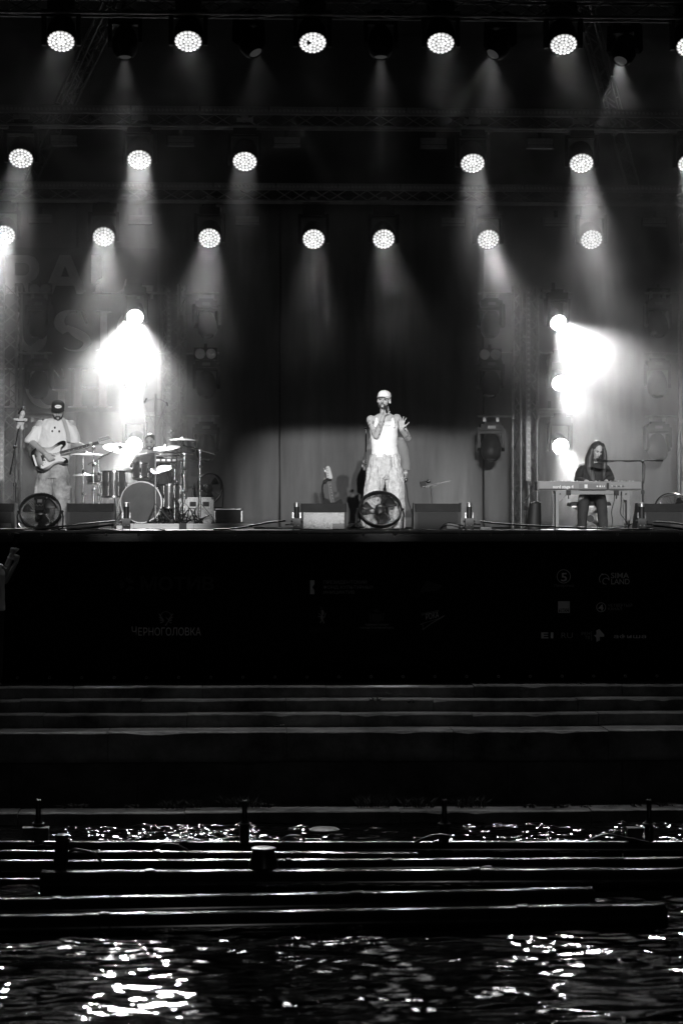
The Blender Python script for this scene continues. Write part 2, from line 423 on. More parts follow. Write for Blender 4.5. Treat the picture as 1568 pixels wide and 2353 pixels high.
# ---- twin blinders, strobes, moving heads, tower arms
BLUE = mat('blinder_body', .02, .5)
bl_h = B().box((0, .05, 0), (.38, .1, .2)).box((0, .07, .12), (.05, .03, .1)).mesh('housing', BLUE, 30)
bl_r = B().lathe([(.083, 0), (.086, .012), (.078, .014), (.07, .004), (.05, -.03), (.022, -.05), (.012, -.045), (0, -.042)], 20).mesh('reflector', REFLECTOR)
bl_b = B().ball((0, 0, -.025), (.03, .03, .03), 10, 8).mesh('bulb', DARKGLASS)
def blinder(p, label):
    t = thing('blinder_light', label, 'stage light', p, group='unlit twin blinders')
    put('housing', bl_h, t)
    for sx in (-.09, .09):
        r_ = put('reflector', bl_r, t, (sx, -.003, 0), (pi / 2, 0, 0)); put('bulb', bl_b, r_)
ST1 = mat('strobe_panel', .30, .4, var=(30, .3)); ST2 = mat('strobe_tube', .45, .2)
st_h = B().box((0, .06, 0), (.4, .11, .15)).box((0, .06, .13), (.06, .03, .12)).mesh('housing', BLUE, 30)
st_p = B().box((0, 0, 0), (.385, .014, .042)).mesh('panel', ST1, 0)
st_t = B().cyl((-.19, 0, 0), (.19, 0, 0), .0065, n=8).mesh('tube', ST2)
def strobe(p, label):
    t = thing('strobe_light', label, 'stage light', p, group='unlit strobes')
    put('housing', st_h, t)
    for z in (-.05, .05): put('panel', st_p, t, (0, 0, z))
    for z in (-.014, .002, .018): put('tube', st_t, t, (0, 0, z))
NM = {34.3: 'middle', 37.8: 'rear'}
for Y, ys, xs in ((34.5, 'blinder', ((46, 295), (322, 293), (568, 295), (1092, 300), (1336, 300))), (38.0, 'blinder', ((15, 475), (241, 477), (486, 479), (1118, 485), (1360, 484))),
                  (38.9, 'blinder', ((92, 664), (1513, 675))), (38.7, 'blinder', ((472, 812), (1125, 814)))):
    for k, (x, y) in enumerate(xs):
        w = {34.5: 'under the middle truss', 38.0: 'under the rear truss', 38.9: 'on top of the arm of the outer tower', 38.7: 'beside the tower arm at half height'}[Y]
        s_ = ORD[k] + (' from left' if k else '') if len(xs) > 2 else ('at left', 'at right')[k]
        blinder(at(x, y, Y), 'unlit twin-eyed blinder %s, %s' % (w, s_))
for Y, xs in ((34.5, ((146, 321), (415, 322), (659, 325), (996, 327), (1240, 328))), (38.0, ((92, 501), (322, 503), (568, 506), (1040, 509), (1277, 509), (1503, 509))),
              (39.0, ((324, 665), (1271, 674))), (38.95, ((1262, 947),))):
    for k, (x, y) in enumerate(xs):
        w = {34.5: 'under the middle truss', 38.0: 'under the rear truss', 39.0: 'above the topmost glaring lamp', 38.95: 'behind the middle glaring lamp right of the tower'}[Y]
        strobe(at(x, y, Y), 'unlit strobe panel with stripes %s, %s' % (w, ORD[k] + (' from left' if k else '') if len(xs) > 2 else ('at left', 'at right')[k]))
mh_base = B().box((0, 0, -.02), (.36, .26, .11)).box((0, 0, .055), (.24, .14, .04)).mesh('base', BLACK, 30)
mh_disp = B().box((0, 0, 0), (.13, .01, .05)).lathe([(.014, 0), (.014, .008), (.0, .009)], 10, Matrix.Translation((-.04, -.005, 0)) @ Matrix.Rotation(pi / 2, 4, 'X')).mesh('display', mat('display_panel', .12, .2), 0)
y_ = B()
for s_ in (-1, 1): y_.prism([(-.07, -.02), (.07, -.02), (.09, -.36), (0, -.42), (-.09, -.36)], .175 if s_ > 0 else -.225, .225 if s_ > 0 else -.175, Matrix(((0, 0, 1, 0), (1, 0, 0, 0), (0, 1, 0, 0), (0, 0, 0, 1))))
mh_yoke = y_.box((0, 0, -.1), (.44, .15, .05)).mesh('yoke', BLACK, 30)
mh_head = B().lathe([(.0, .2), (.09, .19), (.13, .13), (.165, .02), (.17, -.08), (.15, -.18), (.105, -.235), (.095, -.24), (.085, -.22)], 20).mesh('head', BLACK)
mh_lens = B().lathe([(.086, -.222), (.06, -.233), (0, -.238)], 16).mesh('lens', mat('head_glass', .05, .06, spec=.9))
mh_lit = B().lathe([(.086, -.222), (.06, -.233), (0, -.238)], 16).mesh('lens', glow('lit_head_lens', .03))
def moving_head(p, aim, label, lit=False, group='dark moving heads on the tower arms'):
    """p = centre of the base box"""
    t = thing('moving_head_light', label, 'stage light', p, group=group)
    put('base', mh_base, t); put('display', mh_disp, t, (0, -.135, -.02)); put('yoke', mh_yoke, t, rot=(0, 0, atan2(aim.x, -aim.y) if abs(aim.x) + abs(aim.y) > .1 else 0))
    hd = put('head', mh_head, t, (0, 0, -.33)); hd.rotation_mode = 'QUATERNION'; hd.rotation_quaternion = aim.to_track_quat('-Z', 'Y')
    put('lens', mh_lit if lit else mh_lens, hd)
    return t
for k, (x, y, dn, sd, w) in enumerate(((287, 132, 80, 0, 5), (588, 122, 55, 45, 9), (874, 132, 80, 0, 5), (1130, 125, 50, -50, 7), (1424, 140, 55, -35, 5))):
    p = at(x, y, 31.2); a = aim_dir(dn, sd); p0 = p - a * .24; p0.z += .33
    moving_head(p0, a, 'narrow-beam moving head between the topmost round lamps, %s' % (ORD[k] + (' from left' if k else '')), True, 'narrow-beam moving heads')
    beam('narrow_beam', p + a * .02, a, w * WK * 1.5, 8, .1)
    beam('added_tread_fill', p + a * .03, aim_dir(68, 0), TREAD_FILL, 50, .1)  # added wide lamp, not part of the head's beam, brightens the quay treads
tubeA = B().cyl((0, 0, 0), (.58, 0, 0), .021, n=10).cyl((0, 0, -.045), (0, 0, .045), .03, n=10).mesh('tube', ALU)
clm = B().ring((0, 0, 0), .026, .007, (1, 0, 0), 12, 5).box((0, -.02, -.05), (.045, .012, .06)).box((0, .02, -.05), (.045, .012, .06)).box((0, 0, -.085), (.05, .06, .014)).mesh('hook_clamp', STEEL, 30)
ARMN = ('upper', 'middle', 'lower')
for k, sgn, x0, who in ((1, 1, 38, 'left edge tower, towards the drums'), (2, 1, 422, 'drum tower, towards mid stage'), (3, -1, 1178, 'keyboard tower, towards mid stage'),
                        (4, -1, 1560, 'right edge tower, towards the keyboard'), (2, -1, 385, 'drum tower, on its glaring side'), (3, 1, 1236, 'keyboard tower, on its glaring side')):
    for j, y in enumerate((673, 811, 956)):
        p = at(x0, y, 38.8)
        t = thing('rigging_pipe', '%s horizontal rigging pipe clamped to the %s' % (ARMN[j], who), 'pipe', p, group='rigging pipes on the towers')
        if sgn < 0: t.scale = (-1, 1, 1)
        put('tube', tubeA, t); put('hook_clamp', clm, t, (.26, 0, 0)); put('hook_clamp', clm, t, (.48, 0, 0))
        if who.endswith('glaring side'): continue
        q = p + V((sgn * .37, 0, -.165))
        moving_head(q, aim_dir(random.uniform(62, 80), random.uniform(-30, 30)), 'dark moving head under the %s arm of the %s' % (ARMN[j], who))
for k, (x, y, dn, sd) in enumerate(((1668, 741, 26, -14), (1668, 880, 24, -8), (1668, 1025, 20, -4), (-92, 728, 26, 10), (-92, 880, 24, 6), (-92, 1022, 20, 4))):
    wash(at(x, y, 38.6), aim_dir(dn, sd), .133, BACKLENS, 'glaring round wash light, %s of three beyond the %s edge tower' % (('topmost', 'middle', 'lowest')[k % 3], ('right', 'left')[k // 3]), 'glaring lights on the towers', 1200, 26, mount=False)
# ================================================================ SMOKE
def haze_box():
    m = bpy.data.materials.new('stage_smoke'); m.use_nodes = True; nt = m.node_tree; L = nt.links.new
    nt.nodes.remove(nt.nodes['Principled BSDF'])
    def N(t, **k):
        n = nt.nodes.new('ShaderNode' + t)
        for a, b_ in k.items(): setattr(n, a, b_)
        return n
    def rng(src, a, b_, c, d, kind='LINEAR'):
        r = N('MapRange', interpolation_type=kind)
        for q, w in (('From Min', a), ('From Max', b_), ('To Min', c), ('To Max', d)): r.inputs[q].default_value = w
        L(src, r.inputs['Value']); return r.outputs[0]
    def mul(a, b_):
        n = N('Math', operation='MULTIPLY'); L(a, n.inputs[0]); L(b_, n.inputs[1]); return n.outputs[0]
    pv = N('VolumePrincipled'); pv.inputs['Color'].default_value = (.95, .95, .95, 1); pv.inputs['Anisotropy'].default_value = .68
    L(pv.outputs[0], nt.nodes['Material Output'].inputs['Volume'])
    tc = N('TexCoord'); sp = N('SeparateXYZ'); L(tc.outputs['Object'], sp.inputs[0])
    n = N('TexNoise'); n.inputs['Scale'].default_value = .8; n.inputs['Detail'].default_value = 5; n.inputs['Distortion'].default_value = .8
    L(tc.outputs['Object'], n.inputs['Vector'])
    d = rng(n.outputs['Fac'], .40, .66, .03, 2.0, 'SMOOTHSTEP'); soft = rng(n.outputs['Fac'], .3, .75, .6, 1.2)
    u = N('Math', operation='MULTIPLY_ADD'); L(sp.outputs['Z'], u.inputs[0]); u.inputs[1].default_value = 1.6; L(sp.outputs['Y'], u.inputs[2])
    up = mul(d, rng(u.outputs[0], -3.0, 1.9, .035, 1.0, 'SMOOTHSTEP'))     # wisps under the roof, thin at the stage mouth
    bk = mul(soft, rng(sp.outputs['Y'], -.6, 3.0, 0.0, .8, 'SMOOTHSTEP'))    # even smoke along the back
    hi = rng(sp.outputs['Z'], -.3, 1.2, 1.0, .1, 'SMOOTHSTEP')
    mx = N('Math', operation='MAXIMUM'); L(up, mx.inputs[0]); L(mul(bk, hi), mx.inputs[1]); d = mx.outputs[0]
    ab = N('Math', operation='ABSOLUTE'); L(sp.outputs['X'], ab.inputs[0]); d = mul(d, rng(ab.outputs[0], 1.0, 3.6, .40, 1.7, 'SMOOTHSTEP'))   # thicker at the sides
    d = mul(d, rng(sp.outputs['Y'], -4.7, -2.6, .06, 1.0, 'SMOOTHSTEP'))
    s_ = N('Math', operation='MULTIPLY'); L(d, s_.inputs[0]); s_.inputs[1].default_value = SMOKE
    L(s_.outputs[0], pv.inputs['Density'])
    b = B().box((0, 0, 0), (12.6, 10.9, 7.8)); o = b.make('haze', m, None, 0, (0, 34.9, 3.6)); o['kind'] = 'stuff'
    return o
SMOKE = .048
haze_box()
# ================================================================ BACKDROP, BANNER
def sheet(name, x0, x1, z0, z1, Y, m, parent=None, amp=.05, nx=90, nz=26, seed=0, kindlab=None):
    """a hanging cloth with folds and thickness"""
    vs, fs = [], []
    for j in range(nz + 1):
        v = j / nz; z = z0 + (z1 - z0) * v
        for i in range(nx + 1):
            u = i / nx; x = x0 + (x1 - x0) * u
            k = (1 - v) ** .7
            d = amp * (.35 + .8 * k) * (noise.noise(V((x * 2.1 + seed, z * .16, seed))) + .55 * noise.noise(V((x * 5.2 - z * .5 + seed, z * .35, 3 + seed))) + .25 * noise.noise(V((x * 13 + z * .8, z * .8, seed))))
            e = min(u, 1 - u) * (x1 - x0)
            d += amp * 1.2 * math.exp(-(e / .07) ** 2)
            vs.append((x + .03 * noise.noise(V((x, z * .7, 9 + seed))), Y + d, z))
    for j in range(nz):
        for i in range(nx):
            a = j * (nx + 1) + i; fs.append((a, a + 1, a + nx + 2, a + nx + 1))
    b = B(); b.add(vs, fs); o = b.make(name, m, parent, 80)
    sol = o.modifiers.new('thick', 'SOLIDIFY'); sol.thickness = .006; sol.offset = 1
    return o
edges = [at(x, 1100, 40.0).x for x in (-300, 175, 642, 1111, 1579, 2050)]
cl = ('leftmost, behind the guitarist', 'behind the drum kit', 'in mid stage behind the singer', 'behind the tower left of the keyboard', 'rightmost')
for k in range(5):
    o = sheet('backdrop_curtain', edges[k] + .012, edges[k + 1] - .012, .03, 5.55, 40.0, DRAPE, seed=k * 7.3, nx=110)
    tag(o, 'black backdrop curtain panel ' + cl[k], 'curtain', 'backdrop curtains')
b = B().box((0, 40.6, 2.9), (24, .06, 6.4)); structure('backdrop_wall', b, BLACK, 0)
BAN_Y = 39.72
LETTER = mat('banner_letter', .7, .8, var=(5, .15)); BSHEET = mat('banner_sheet', .02, .8)
ban = thing('banner', 'black festival banner with big broken grey capitals behind the guitarist', 'banner', at(150, 950, BAN_Y))
ban_o = V(ban.location)
def L2(x, y): p = at(x, y, BAN_Y - .012) - ban_o; return (p.x, p.z)
bs = B(); c0 = at(-140, 945, BAN_Y) - ban_o; c1 = at(362, 570, BAN_Y) - ban_o
bs.box(((c0.x + c1.x) / 2, 0, (c0.z + c1.z) / 2), (c1.x - c0.x, .01, c1.z - c0.z)); bs.make('sheet', BSHEET, ban, 0)
XZ = Matrix(((1, 0, 0, 0), (0, 0, 1, -.012), (0, 1, 0, 0), (0, 0, 0, 1)))
def polyletter(polys):
    b = B()
    for k, pl in enumerate(polys): b.prism([L2(*p) for p in pl], -.0005 * k, .004 + .0005 * k, XZ)
    return b.make('letter', LETTER, ban, 20)
def stroke(b, pts, ws):
    """pen stroke of varying width through pixel points"""
    n = len(pts); vs = []
    for i, (x, y) in enumerate(pts):
        x0, y0 = pts[max(i - 1, 0)]; x1, y1 = pts[min(i + 1, n - 1)]
        dx, dy = x1 - x0, y1 - y0; l = max(sqrt(dx * dx + dy * dy), 1e-6); w = ws[i] / 2
        for s_ in (-1, 1):
            q = L2(x - dy / l * w * s_, y + dx / l * w * s_); vs.append((q[0], -.014, q[1]))
    m = len(vs); vs += [(a, -.010, c) for a, _, c in vs]
    fs = [(2 * i, 2 * i + 1, 2 * i + 3, 2 * i + 2) for i in range(n - 1)]
    fs += [(m + 2 * i + 2, m + 2 * i + 3, m + 2 * i + 1, m + 2 * i) for i in range(n - 1)]
    for i in range(n - 1):
        fs += [(2 * i, 2 * i + 2, m + 2 * i + 2, m + 2 * i), (2 * i + 3, 2 * i + 1, m + 2 * i + 1, m + 2 * i + 3)]
    b.add(vs, fs)
def smoothpath(pts, k=7):
    out = []
    n = len(pts)
    for i in range(n - 1):
        p0, p1, p2, p3 = pts[max(i - 1, 0)], pts[i], pts[i + 1], pts[min(i + 2, n - 1)]
        for j in range(k):
            t = j / k
            out.append(tuple(.5 * ((2 * p1[c]) + (-p0[c] + p2[c]) * t + (2 * p0[c] - 5 * p1[c] + 4 * p2[c] - p3[c]) * t * t + (-p0[c] + 3 * p1[c] - 3 * p2[c] + p3[c]) * t ** 3) for c in range(len(p1))))
    out.append(pts[-1]); return out
def strokeletter(strokes):
    b = B()
    for st in strokes:
        sp = smoothpath(st); stroke(b, [p[:2] for p in sp], [p[2] for p in sp])
    return b.make('letter', LETTER, ban, 20)
def serif_stem(cx, w, y0, y1, sw, t=3, top=True, bot=True):
    h = w / 2; pl = [(cx - h, y1 - 6), (cx - h, y0 + 6)] if True else []
    up = [(cx - h, y0 + 7), (cx - h - 2, y0 + t + 1), (cx - sw, y0 + t), (cx - sw, y0), (cx + sw, y0), (cx + sw, y0 + t), (cx + h + 2, y0 + t + 1), (cx + h, y0 + 7)] if top else [(cx - h, y0), (cx + h, y0)]
    dn = [(cx + h, y1 - 7), (cx + h + 2, y1 - t - 1), (cx + sw, y1 - t), (cx + sw, y1), (cx - sw, y1), (cx - sw, y1 - t), (cx - h - 2, y1 - t - 1), (cx - h, y1 - 7)] if bot else [(cx + h, y1), (cx - h, y1)]
    return up + dn
# row one: R A L
polyletter([[(12, 585), (62, 585), (80, 590), (90, 605), (90, 625), (82, 640), (70, 646), (80, 660), (76, 675), (60, 675), (52, 650), (34, 650), (34, 632), (58, 632), (67, 624), (67, 610), (58, 603), (34, 603), (34, 675), (12, 675)]])
polyletter([[(138, 585), (162, 585), (196, 668), (190, 675), (176, 675), (170, 656), (128, 656), (121, 675), (110, 675), (118, 655), (110, 650)] + [(137, 585)],])
b_ = B(); b_.prism([L2(*p) for p in ((140, 635), (159, 635), (149.5, 610))], -.003, .006, XZ); b_.make('letter_counter', BSHEET, ban, 0)
polyletter([[(209, 585), (235, 585), (235, 638), (222, 644), (212, 652), (209, 650)], [(220, 655), (232, 648), (232, 668), (236, 672), (268, 672), (282, 662), (288, 640), (291, 640), (287, 675), (212, 675), (212, 672), (219, 668)]])
# row two: U S I (C)
strokeletter([[(45, 716, 13), (45, 745, 14), (46, 775, 15), (53, 793, 17), (68, 801, 15), (84, 797, 20), (96, 785, 20), (103, 768, 10)], ])
polyletter([[(82, 722), (98, 718), (100, 734), (82, 735)]])
strokeletter([[(178, 716, 4), (160, 715, 8), (141, 726, 20), (136, 743, 24), (146, 757, 20), (150, 764, 12)], [(152, 750, 10), (176, 765, 22), (197, 778, 20), (198, 793, 15), (182, 804, 6), (160, 804, 3), (147, 798, 2)], [(186, 714, 2), (194, 726, 8), (199, 744, 2)]])
polyletter([serif_stem(238, 16, 714, 806, 18)])
strokeletter([[(338, 740, 4), (322, 717, 5), (300, 717, 12), (282, 738, 20), (279, 765, 20), (292, 795, 14), (314, 804, 5), (337, 792, 3)]])
# row three: I G H (T)
polyletter([serif_stem(32, 18, 845, 936, 22)])
strokeletter([[(136, 866, 3), (122, 849, 4), (102, 848, 8), (78, 864, 22), (71, 890, 26), (84, 920, 20), (108, 934, 8), (130, 928, 5), (138, 917, 4)], [(142, 846, 3), (144, 856, 5), (146, 870, 2)]])
polyletter([[(120, 893), (157, 893), (157, 896), (149, 900), (149, 926), (133, 930), (133, 899), (120, 896)]])
polyletter([serif_stem(178, 19, 845, 936, 22), serif_stem(236, 19, 845, 936, 22), [(180, 889), (234, 889), (234, 893), (180, 893)]])
polyletter([serif_stem(300, 19, 845, 936, 20, top=False), [(262, 845), (338, 845), (340, 868), (334, 856), (322, 850), (278, 850), (266, 856), (260, 868)]])

# ================================================================ STAGE FRONT
SY = 29.975
zsb = -1.915
sk = thing('stage_skirt', 'black stage front banner with rows of grey sponsor marks', 'banner', (0, SY, 0))
b = B(); nx = 140
vs, fs = [], []
for j, z in enumerate((-.045, -.3, -.7, -1.1, -1.5, zsb)):
    for i in range(nx + 1):
        x = -8.5 + 17 * i / nx
        vs.append((x, .006 * noise.noise(V((x * 1.5, z * .7, 0))) + .012, z))
for j in range(5):
    for i in range(nx): a = j * (nx + 1) + i; fs.append((a, a + nx + 1, a + nx + 2, a + 1))
b.add(vs, fs); so = b.make('sheet', SKIRT, sk, 80); so.modifiers.new('thick', 'SOLIDIFY').thickness = .004
tr = thing('stage_edge_trim', 'worn metal trim along the front edge of the stage', 'trim', (0, SY, 0))
TRIM = mat('edge_trim', .12, .35, .6, var=(2.2, .8), stretch=(1, 6, 6))
for k in range(9):
    B().box((0, -.012, -.022), (1.985, .03, .034)).make('strip', TRIM, tr, 0, (-8 + 2 * k, .0015 * (k % 3), .002 * ((k * 5) % 3 - 1)))
gm = B().ring((0, 0, 0), .015, .0055, (0, 1, 0), 14, 6).mesh('grommet', STEEL)
x_ = at(22, 1226, SY).x
for i in range(-8, 28):
    put('grommet', gm, sk, (x_ + .408 * i, -.006, at(100, 1227, SY).z - .002 * (i % 2)))
    put('grommet', gm, sk, (x_ + .408 * i + .1, -.006, at(100, 1557, SY).z))
def SK(x, y): p = at(x, y, SY - .008); return p
def sk_text(s_, x, y, h, m=PRINT, bold=0.0, w=None, align='LEFT', space=1.0, name='lettering', shear=0.0):
    """capital height h (frame px), baseline at y"""
    p = SK(x, y); size = (h / 180.0) / .70
    me = text_mesh(s_, size, m, bold, .0015, 1.0, align, space, shear)
    if w:
        xs_ = [v.co.x for v in me.vertices]; k = (w / 180.0) / (max(xs_) - min(xs_))
        for v in me.vertices: v.co.x *= k
    return put(name, me, sk, (p.x, p.y - SY, p.z), UPR)
def sk_polys(polys, m=PRINT, name='emblem'):
    b = B()
    for k, pl in enumerate(polys):
        pp = [SK(*q) for q in pl]
        b.prism([(q.x, q.z) for q in pp], -.0015 - .0002 * k, .001 + .0002 * k, Matrix(((1, 0, 0, 0), (0, 0, 1, SK(0, 0).y - SY), (0, 1, 0, 0), (0, 0, 0, 1))))
    return b.make(name, m, sk, 20)
def circ(x, y, r, n=24, ry=None, a0=0, a1=2 * pi): return [(x + r * cos(a0 + (a1 - a0) * i / n), y - (ry or r) * sin(a0 + (a1 - a0) * i / n)) for i in range(n if a1 - a0 > 6.28 else n + 1)]
def ringpolys(x, y, r, w, a0=0.0, a1=2 * pi, n=26):
    return [[(x + rr * cos(t), y - rr * sin(t)) for rr, t in ((r, a0 + (a1 - a0) * i / n), (r, a0 + (a1 - a0) * (i + 1) / n), (r - w, a0 + (a1 - a0) * (i + 1) / n), (r - w, a0 + (a1 - a0) * i / n))] for i in range(n)]
def line(x0, y0, x1, y1, w0, w1=None):
    w1 = w0 if w1 is None else w1; dx, dy = x1 - x0, y1 - y0; l = sqrt(dx * dx + dy * dy); a, c = -dy / l / 2, dx / l / 2
    return [(x0 + a * w0, y0 + c * w0), (x1 + a * w1, y1 + c * w1), (x1 - a * w1, y1 - c * w1), (x0 - a * w0, y0 - c * w0)]
sk_text('МОТИВ', 321, 1355, 28, PRINTD, .03, 167)
pet = []
for a in (0, 2.1, 4.2):
    for q in (-.5, .5, 0):
        pet.append([(292 + r_ * cos(a + pi + t + q), 1343 - r_ * sin(a + pi + t + q)) for r_, t in ((4, 0), (14, -.28), (20, 0), (14, .28))])
sk_polys(pet, PRINTD)
sk_text('Ч', 301, 1460, 20, PRINT, 0, 11); sk_text('ЕРНОГОЛОВКА', 316, 1460, 17.5, PRINT, 0.0, 143)
fl = [line(380, 1437, 388, 1424, 3, 1), line(388, 1424, 381, 1418, 2, 1)]
for s_ in (-1, 1):
    for k in range(4): fl.append(line(381 + s_ * 5, 1428 - k, 381 + s_ * (13 + k), 1431 - k * 7, 1.2, 2.6))
for k in range(13):
    a = pi * (k / 12) * .8 + .1 * pi; fl.append(circ(381 + 13 * cos(a), 1418 - 13 * sin(a), 1.1, 6))
sk_polys(fl, PRINTM)
sk_polys([[(712, 1333), (722, 1333), (722, 1342), (717, 1349), (722, 1356), (722, 1365), (712, 1365)]])
for k, s_ in enumerate(('ПРЕЗИДЕНТСКИЙ', 'ФОНД КУЛЬТУРНЫХ', 'ИНИЦИАТИВ')):
    sk_text(s_, 742, 1341 + 11.6 * k, 7.2, PRINTM, 0, (99, 115, 71)[k])
sk_polys([circ(741, 1408, 3.2, 10, 5), circ(739, 1418, 3.6, 10, 6), line(737, 1412, 731, 1409, 1.6), line(737, 1416, 730, 1416, 1.6), line(740, 1423, 735, 1431, 2.4), line(741, 1423, 744, 1432, 2.4), line(744, 1420, 748, 1408, 1.8), circ(740, 1404, 3, 8)], PRINTM)
sk_polys([circ(738, 1396, 4, 10, 3), line(734, 1399, 743, 1399, 2)], PRINTD)
sk_text('ПРИ ПОДДЕРЖКЕ ГУБЕРНАТОРА', 709, 1446, 3.6, PRINTD, 0, 57); sk_text('СВЕРДЛОВСКОЙ ОБЛАСТИ', 709, 1452, 4.6, PRINTD, 0, 57)
sk_polys([[(852, 1410), (876, 1410), (875, 1426), (864, 1431), (853, 1426)], line(848, 1408, 850, 1428, 4), line(880, 1408, 878, 1428, 4), [(857, 1398), (860, 1403), (864, 1397), (868, 1403), (871, 1398), (870, 1406), (858, 1406)]], PRINTD)
sk_text('Администрация', 838, 1437, 5, PRINTM, 0, 54); sk_text('города Екатеринбурга', 825, 1444, 5, PRINTM, 0, 78); sk_text('екатеринбург.рф', 841, 1450, 4, PRINTD, 0, 46)
sk_polys([[(978, 1333), (1018, 1346), (1004, 1356), (962, 1362)]], mat('faint_print', .05, .75))
sk_text('40 лет', 967, 1411, 5, PRINTD, 0, 12); g = sk_text('уральского', 967, 1414, 6, PRINTM, 0, 42, shear=.3); g.rotation_euler = (pi / 2, -.2, 0)
g = sk_text('РОКА', 977, 1424, 13, PRINT, -.005, 30, shear=.2); g.rotation_euler = (pi / 2, -.18, 0)
sk_polys([line(965, 1434, 1010, 1420, 1), line(965, 1434, 972, 1436, 1), line(972, 1436, 970, 1447, 1), line(970, 1447, 990, 1432, 1.4), line(990, 1432, 1018, 1416, 2), line(1010, 1420, 1020, 1414, 2)], PRINTM)
sk_polys(ringpolys(1294, 1324, 16, 1.4)); sk_text('5', 1287, 1335, 19, PRINT, .02, 14); sk_text('Пятерочка', 1272, 1348, 6, PRINTM, 0, 45)
sk_polys(ringpolys(1387, 1330, 12, 1.6, -.3, 3.9) + ringpolys(1391, 1335, 8, 1.5, .3, 4.2) + [line(1381, 1318, 1385, 1321, 3, 1), line(1384, 1341, 1392, 1342, 1.6)])
sk_text('SIMA', 1402, 1328, 12.5, PRINT, .012, 42); sk_text('LAND', 1402, 1342, 12.5, PRINT, .012, 43)
sk_polys([[(1281, 1381), (1308, 1381), (1308, 1398), (1281, 1398)], [(1281, 1406), (1308, 1406), (1308, 1408), (1281, 1408)], [(1281, 1398), (1283, 1398), (1283, 1406), (1281, 1406)], [(1306, 1398), (1308, 1398), (1308, 1406), (1306, 1406)]])
t_ = sk_text('тасс', 1283.5, 1405, 8, PRINT, .03, 22)
sk_polys(ringpolys(1380, 1395, 11, 1.3)); sk_text('4', 1374, 1402, 13, PRINT, .03, 12)
sk_text('ЧЕТВЁРТЫЙ', 1395, 1394, 6.5, PRINTM, 0, 56); sk_text('КАНАЛ', 1395, 1402, 6.5, PRINTM, 0, 32)
sk_text('E1', 1241, 1466, 13, PRINT, .035, 28); sk_text('RU', 1287, 1466, 13, PRINTM, -.006, 26)
sk_polys([circ(1281, 1457, 1.6, 8)], PRINTD)
sk_text('РЕН', 1334, 1459, 7, PRINTM, 0, 20); sk_text('ТВ', 1342, 1468, 7, PRINTM, 0, 12); sk_polys([line(1358, 1450, 1358, 1472, .9)], PRINTM)
sk_polys([[(1369, 1448), (1376, 1445), (1387, 1458), (1387, 1463), (1377, 1463), (1377, 1471), (1369, 1475), (1369, 1465), (1363, 1459), (1369, 1458)]])
sk_text('афиша', 1408, 1466, 9, PRINT, .004, 75)

# ================================================================ QUAY
ZW = -3.39
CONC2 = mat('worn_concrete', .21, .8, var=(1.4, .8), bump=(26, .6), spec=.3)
def slab_row(name, y0, y1, z0, z1, L, jit, m, seed, first=-8.6):
    rnd = random.Random(seed); b = B().box((0, (y0 + y1) / 2 + .03, (z0 + z1) / 2 - .02), (17.6, y1 - y0 - .02, z1 - z0 - .03)); root = structure(name, b, CONC, 0)
    x = first
    while x < 8.6:
        l = L * rnd.uniform(.8, 1.15); dz = rnd.uniform(-jit, jit); dy = rnd.uniform(-jit, jit)
        sb = B(); n = 10
        # slab with a worn, uneven front edge
        vs = []
        for i in range(n + 1):
            xx = x + .004 + (l - .008) * i / n
            w = .012 * max(0, noise.noise(V((xx * 3.1, seed, 1)))) + (.02 if rnd.random() < .07 else 0)
            e = .008 * noise.noise(V((xx * .7, seed, 5)))
            vs += [(xx, y0 + dy, z0), (xx, y0 + dy, z1 + dz + e - .012 - w), (xx, y0 + dy + .014 + w, z1 + dz + e), (xx, y1, z1 + dz + e), (xx, y1, z0)]
        fs = []
        for i in range(n):
            for k in range(5):
                a, c_ = i * 5 + k, i * 5 + (k + 1) % 5; fs.append((a, c_, c_ + 5, a + 5))
        fs += [(4, 3, 2, 1, 0), tuple(n * 5 + k for k in range(5))]
        sb.add(vs, [tuple(reversed(f)) for f in fs]); sb.make('slab', m, root, 30)
        x += l
    return root
slab_row('quay_top', 29.3, 31.5, -2.6, -1.95, 1.9, .006, CONC2, 1)
slab_row('quay_step', 28.95, 29.3, -2.6, -2.092, 1.6, .006, CONC2, 2, -8.9)
slab_row('quay_step', 28.6, 28.95, -2.6, -2.238, 1.7, .005, CONC2, 3, -8.7)
slab_row('quay_landing', 27.95, 28.6, -2.75, -2.393, 2.1, .005, CONC2, 4)
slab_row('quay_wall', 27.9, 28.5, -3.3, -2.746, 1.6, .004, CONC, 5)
slab_row('quay_ledge', 27.2, 27.9, -3.9, -3.254, 2.3, .004, CONC2, 6)
b = B().box((0, 45, -2.1), (120, 27, .2)); structure('quay_ground', b, CONC, 0)
LEAF = mat('weed_leaf', .07, .6, var=(20, .4))
def weed(x, y, Y, s_, n, label):
    p = at(x, y, Y); rnd = random.Random(x); b = B()
    for i in range(n):
        a = rnd.uniform(0, 2 * pi); l = s_ * rnd.uniform(.4, 1.0); lean = rnd.uniform(.2, .9); w = rnd.uniform(.006, .014)
        bx, by = rnd.uniform(-s_, s_) * .9, rnd.uniform(-.05, .05)
        d = V((cos(a) * lean, sin(a) * lean * .4, 1)).normalized(); sd = V((-sin(a), cos(a), .2)).normalized()
        p0 = V((bx, by, 0)); p1 = p0 + d * l * .55; p2 = p0 + d * l + V((cos(a) * .03, 0, -.012))
        b.add([p0, p1 - sd * w, p1 + sd * w, p2, p1 + V((0, .004, .004))], [(0, 1, 4), (0, 4, 2), (1, 3, 4), (4, 3, 2)])
    o = b.make('weed_tuft', LEAF, None, 0, p); return tag(o, label, 'weed', 'weed tufts on the quay')
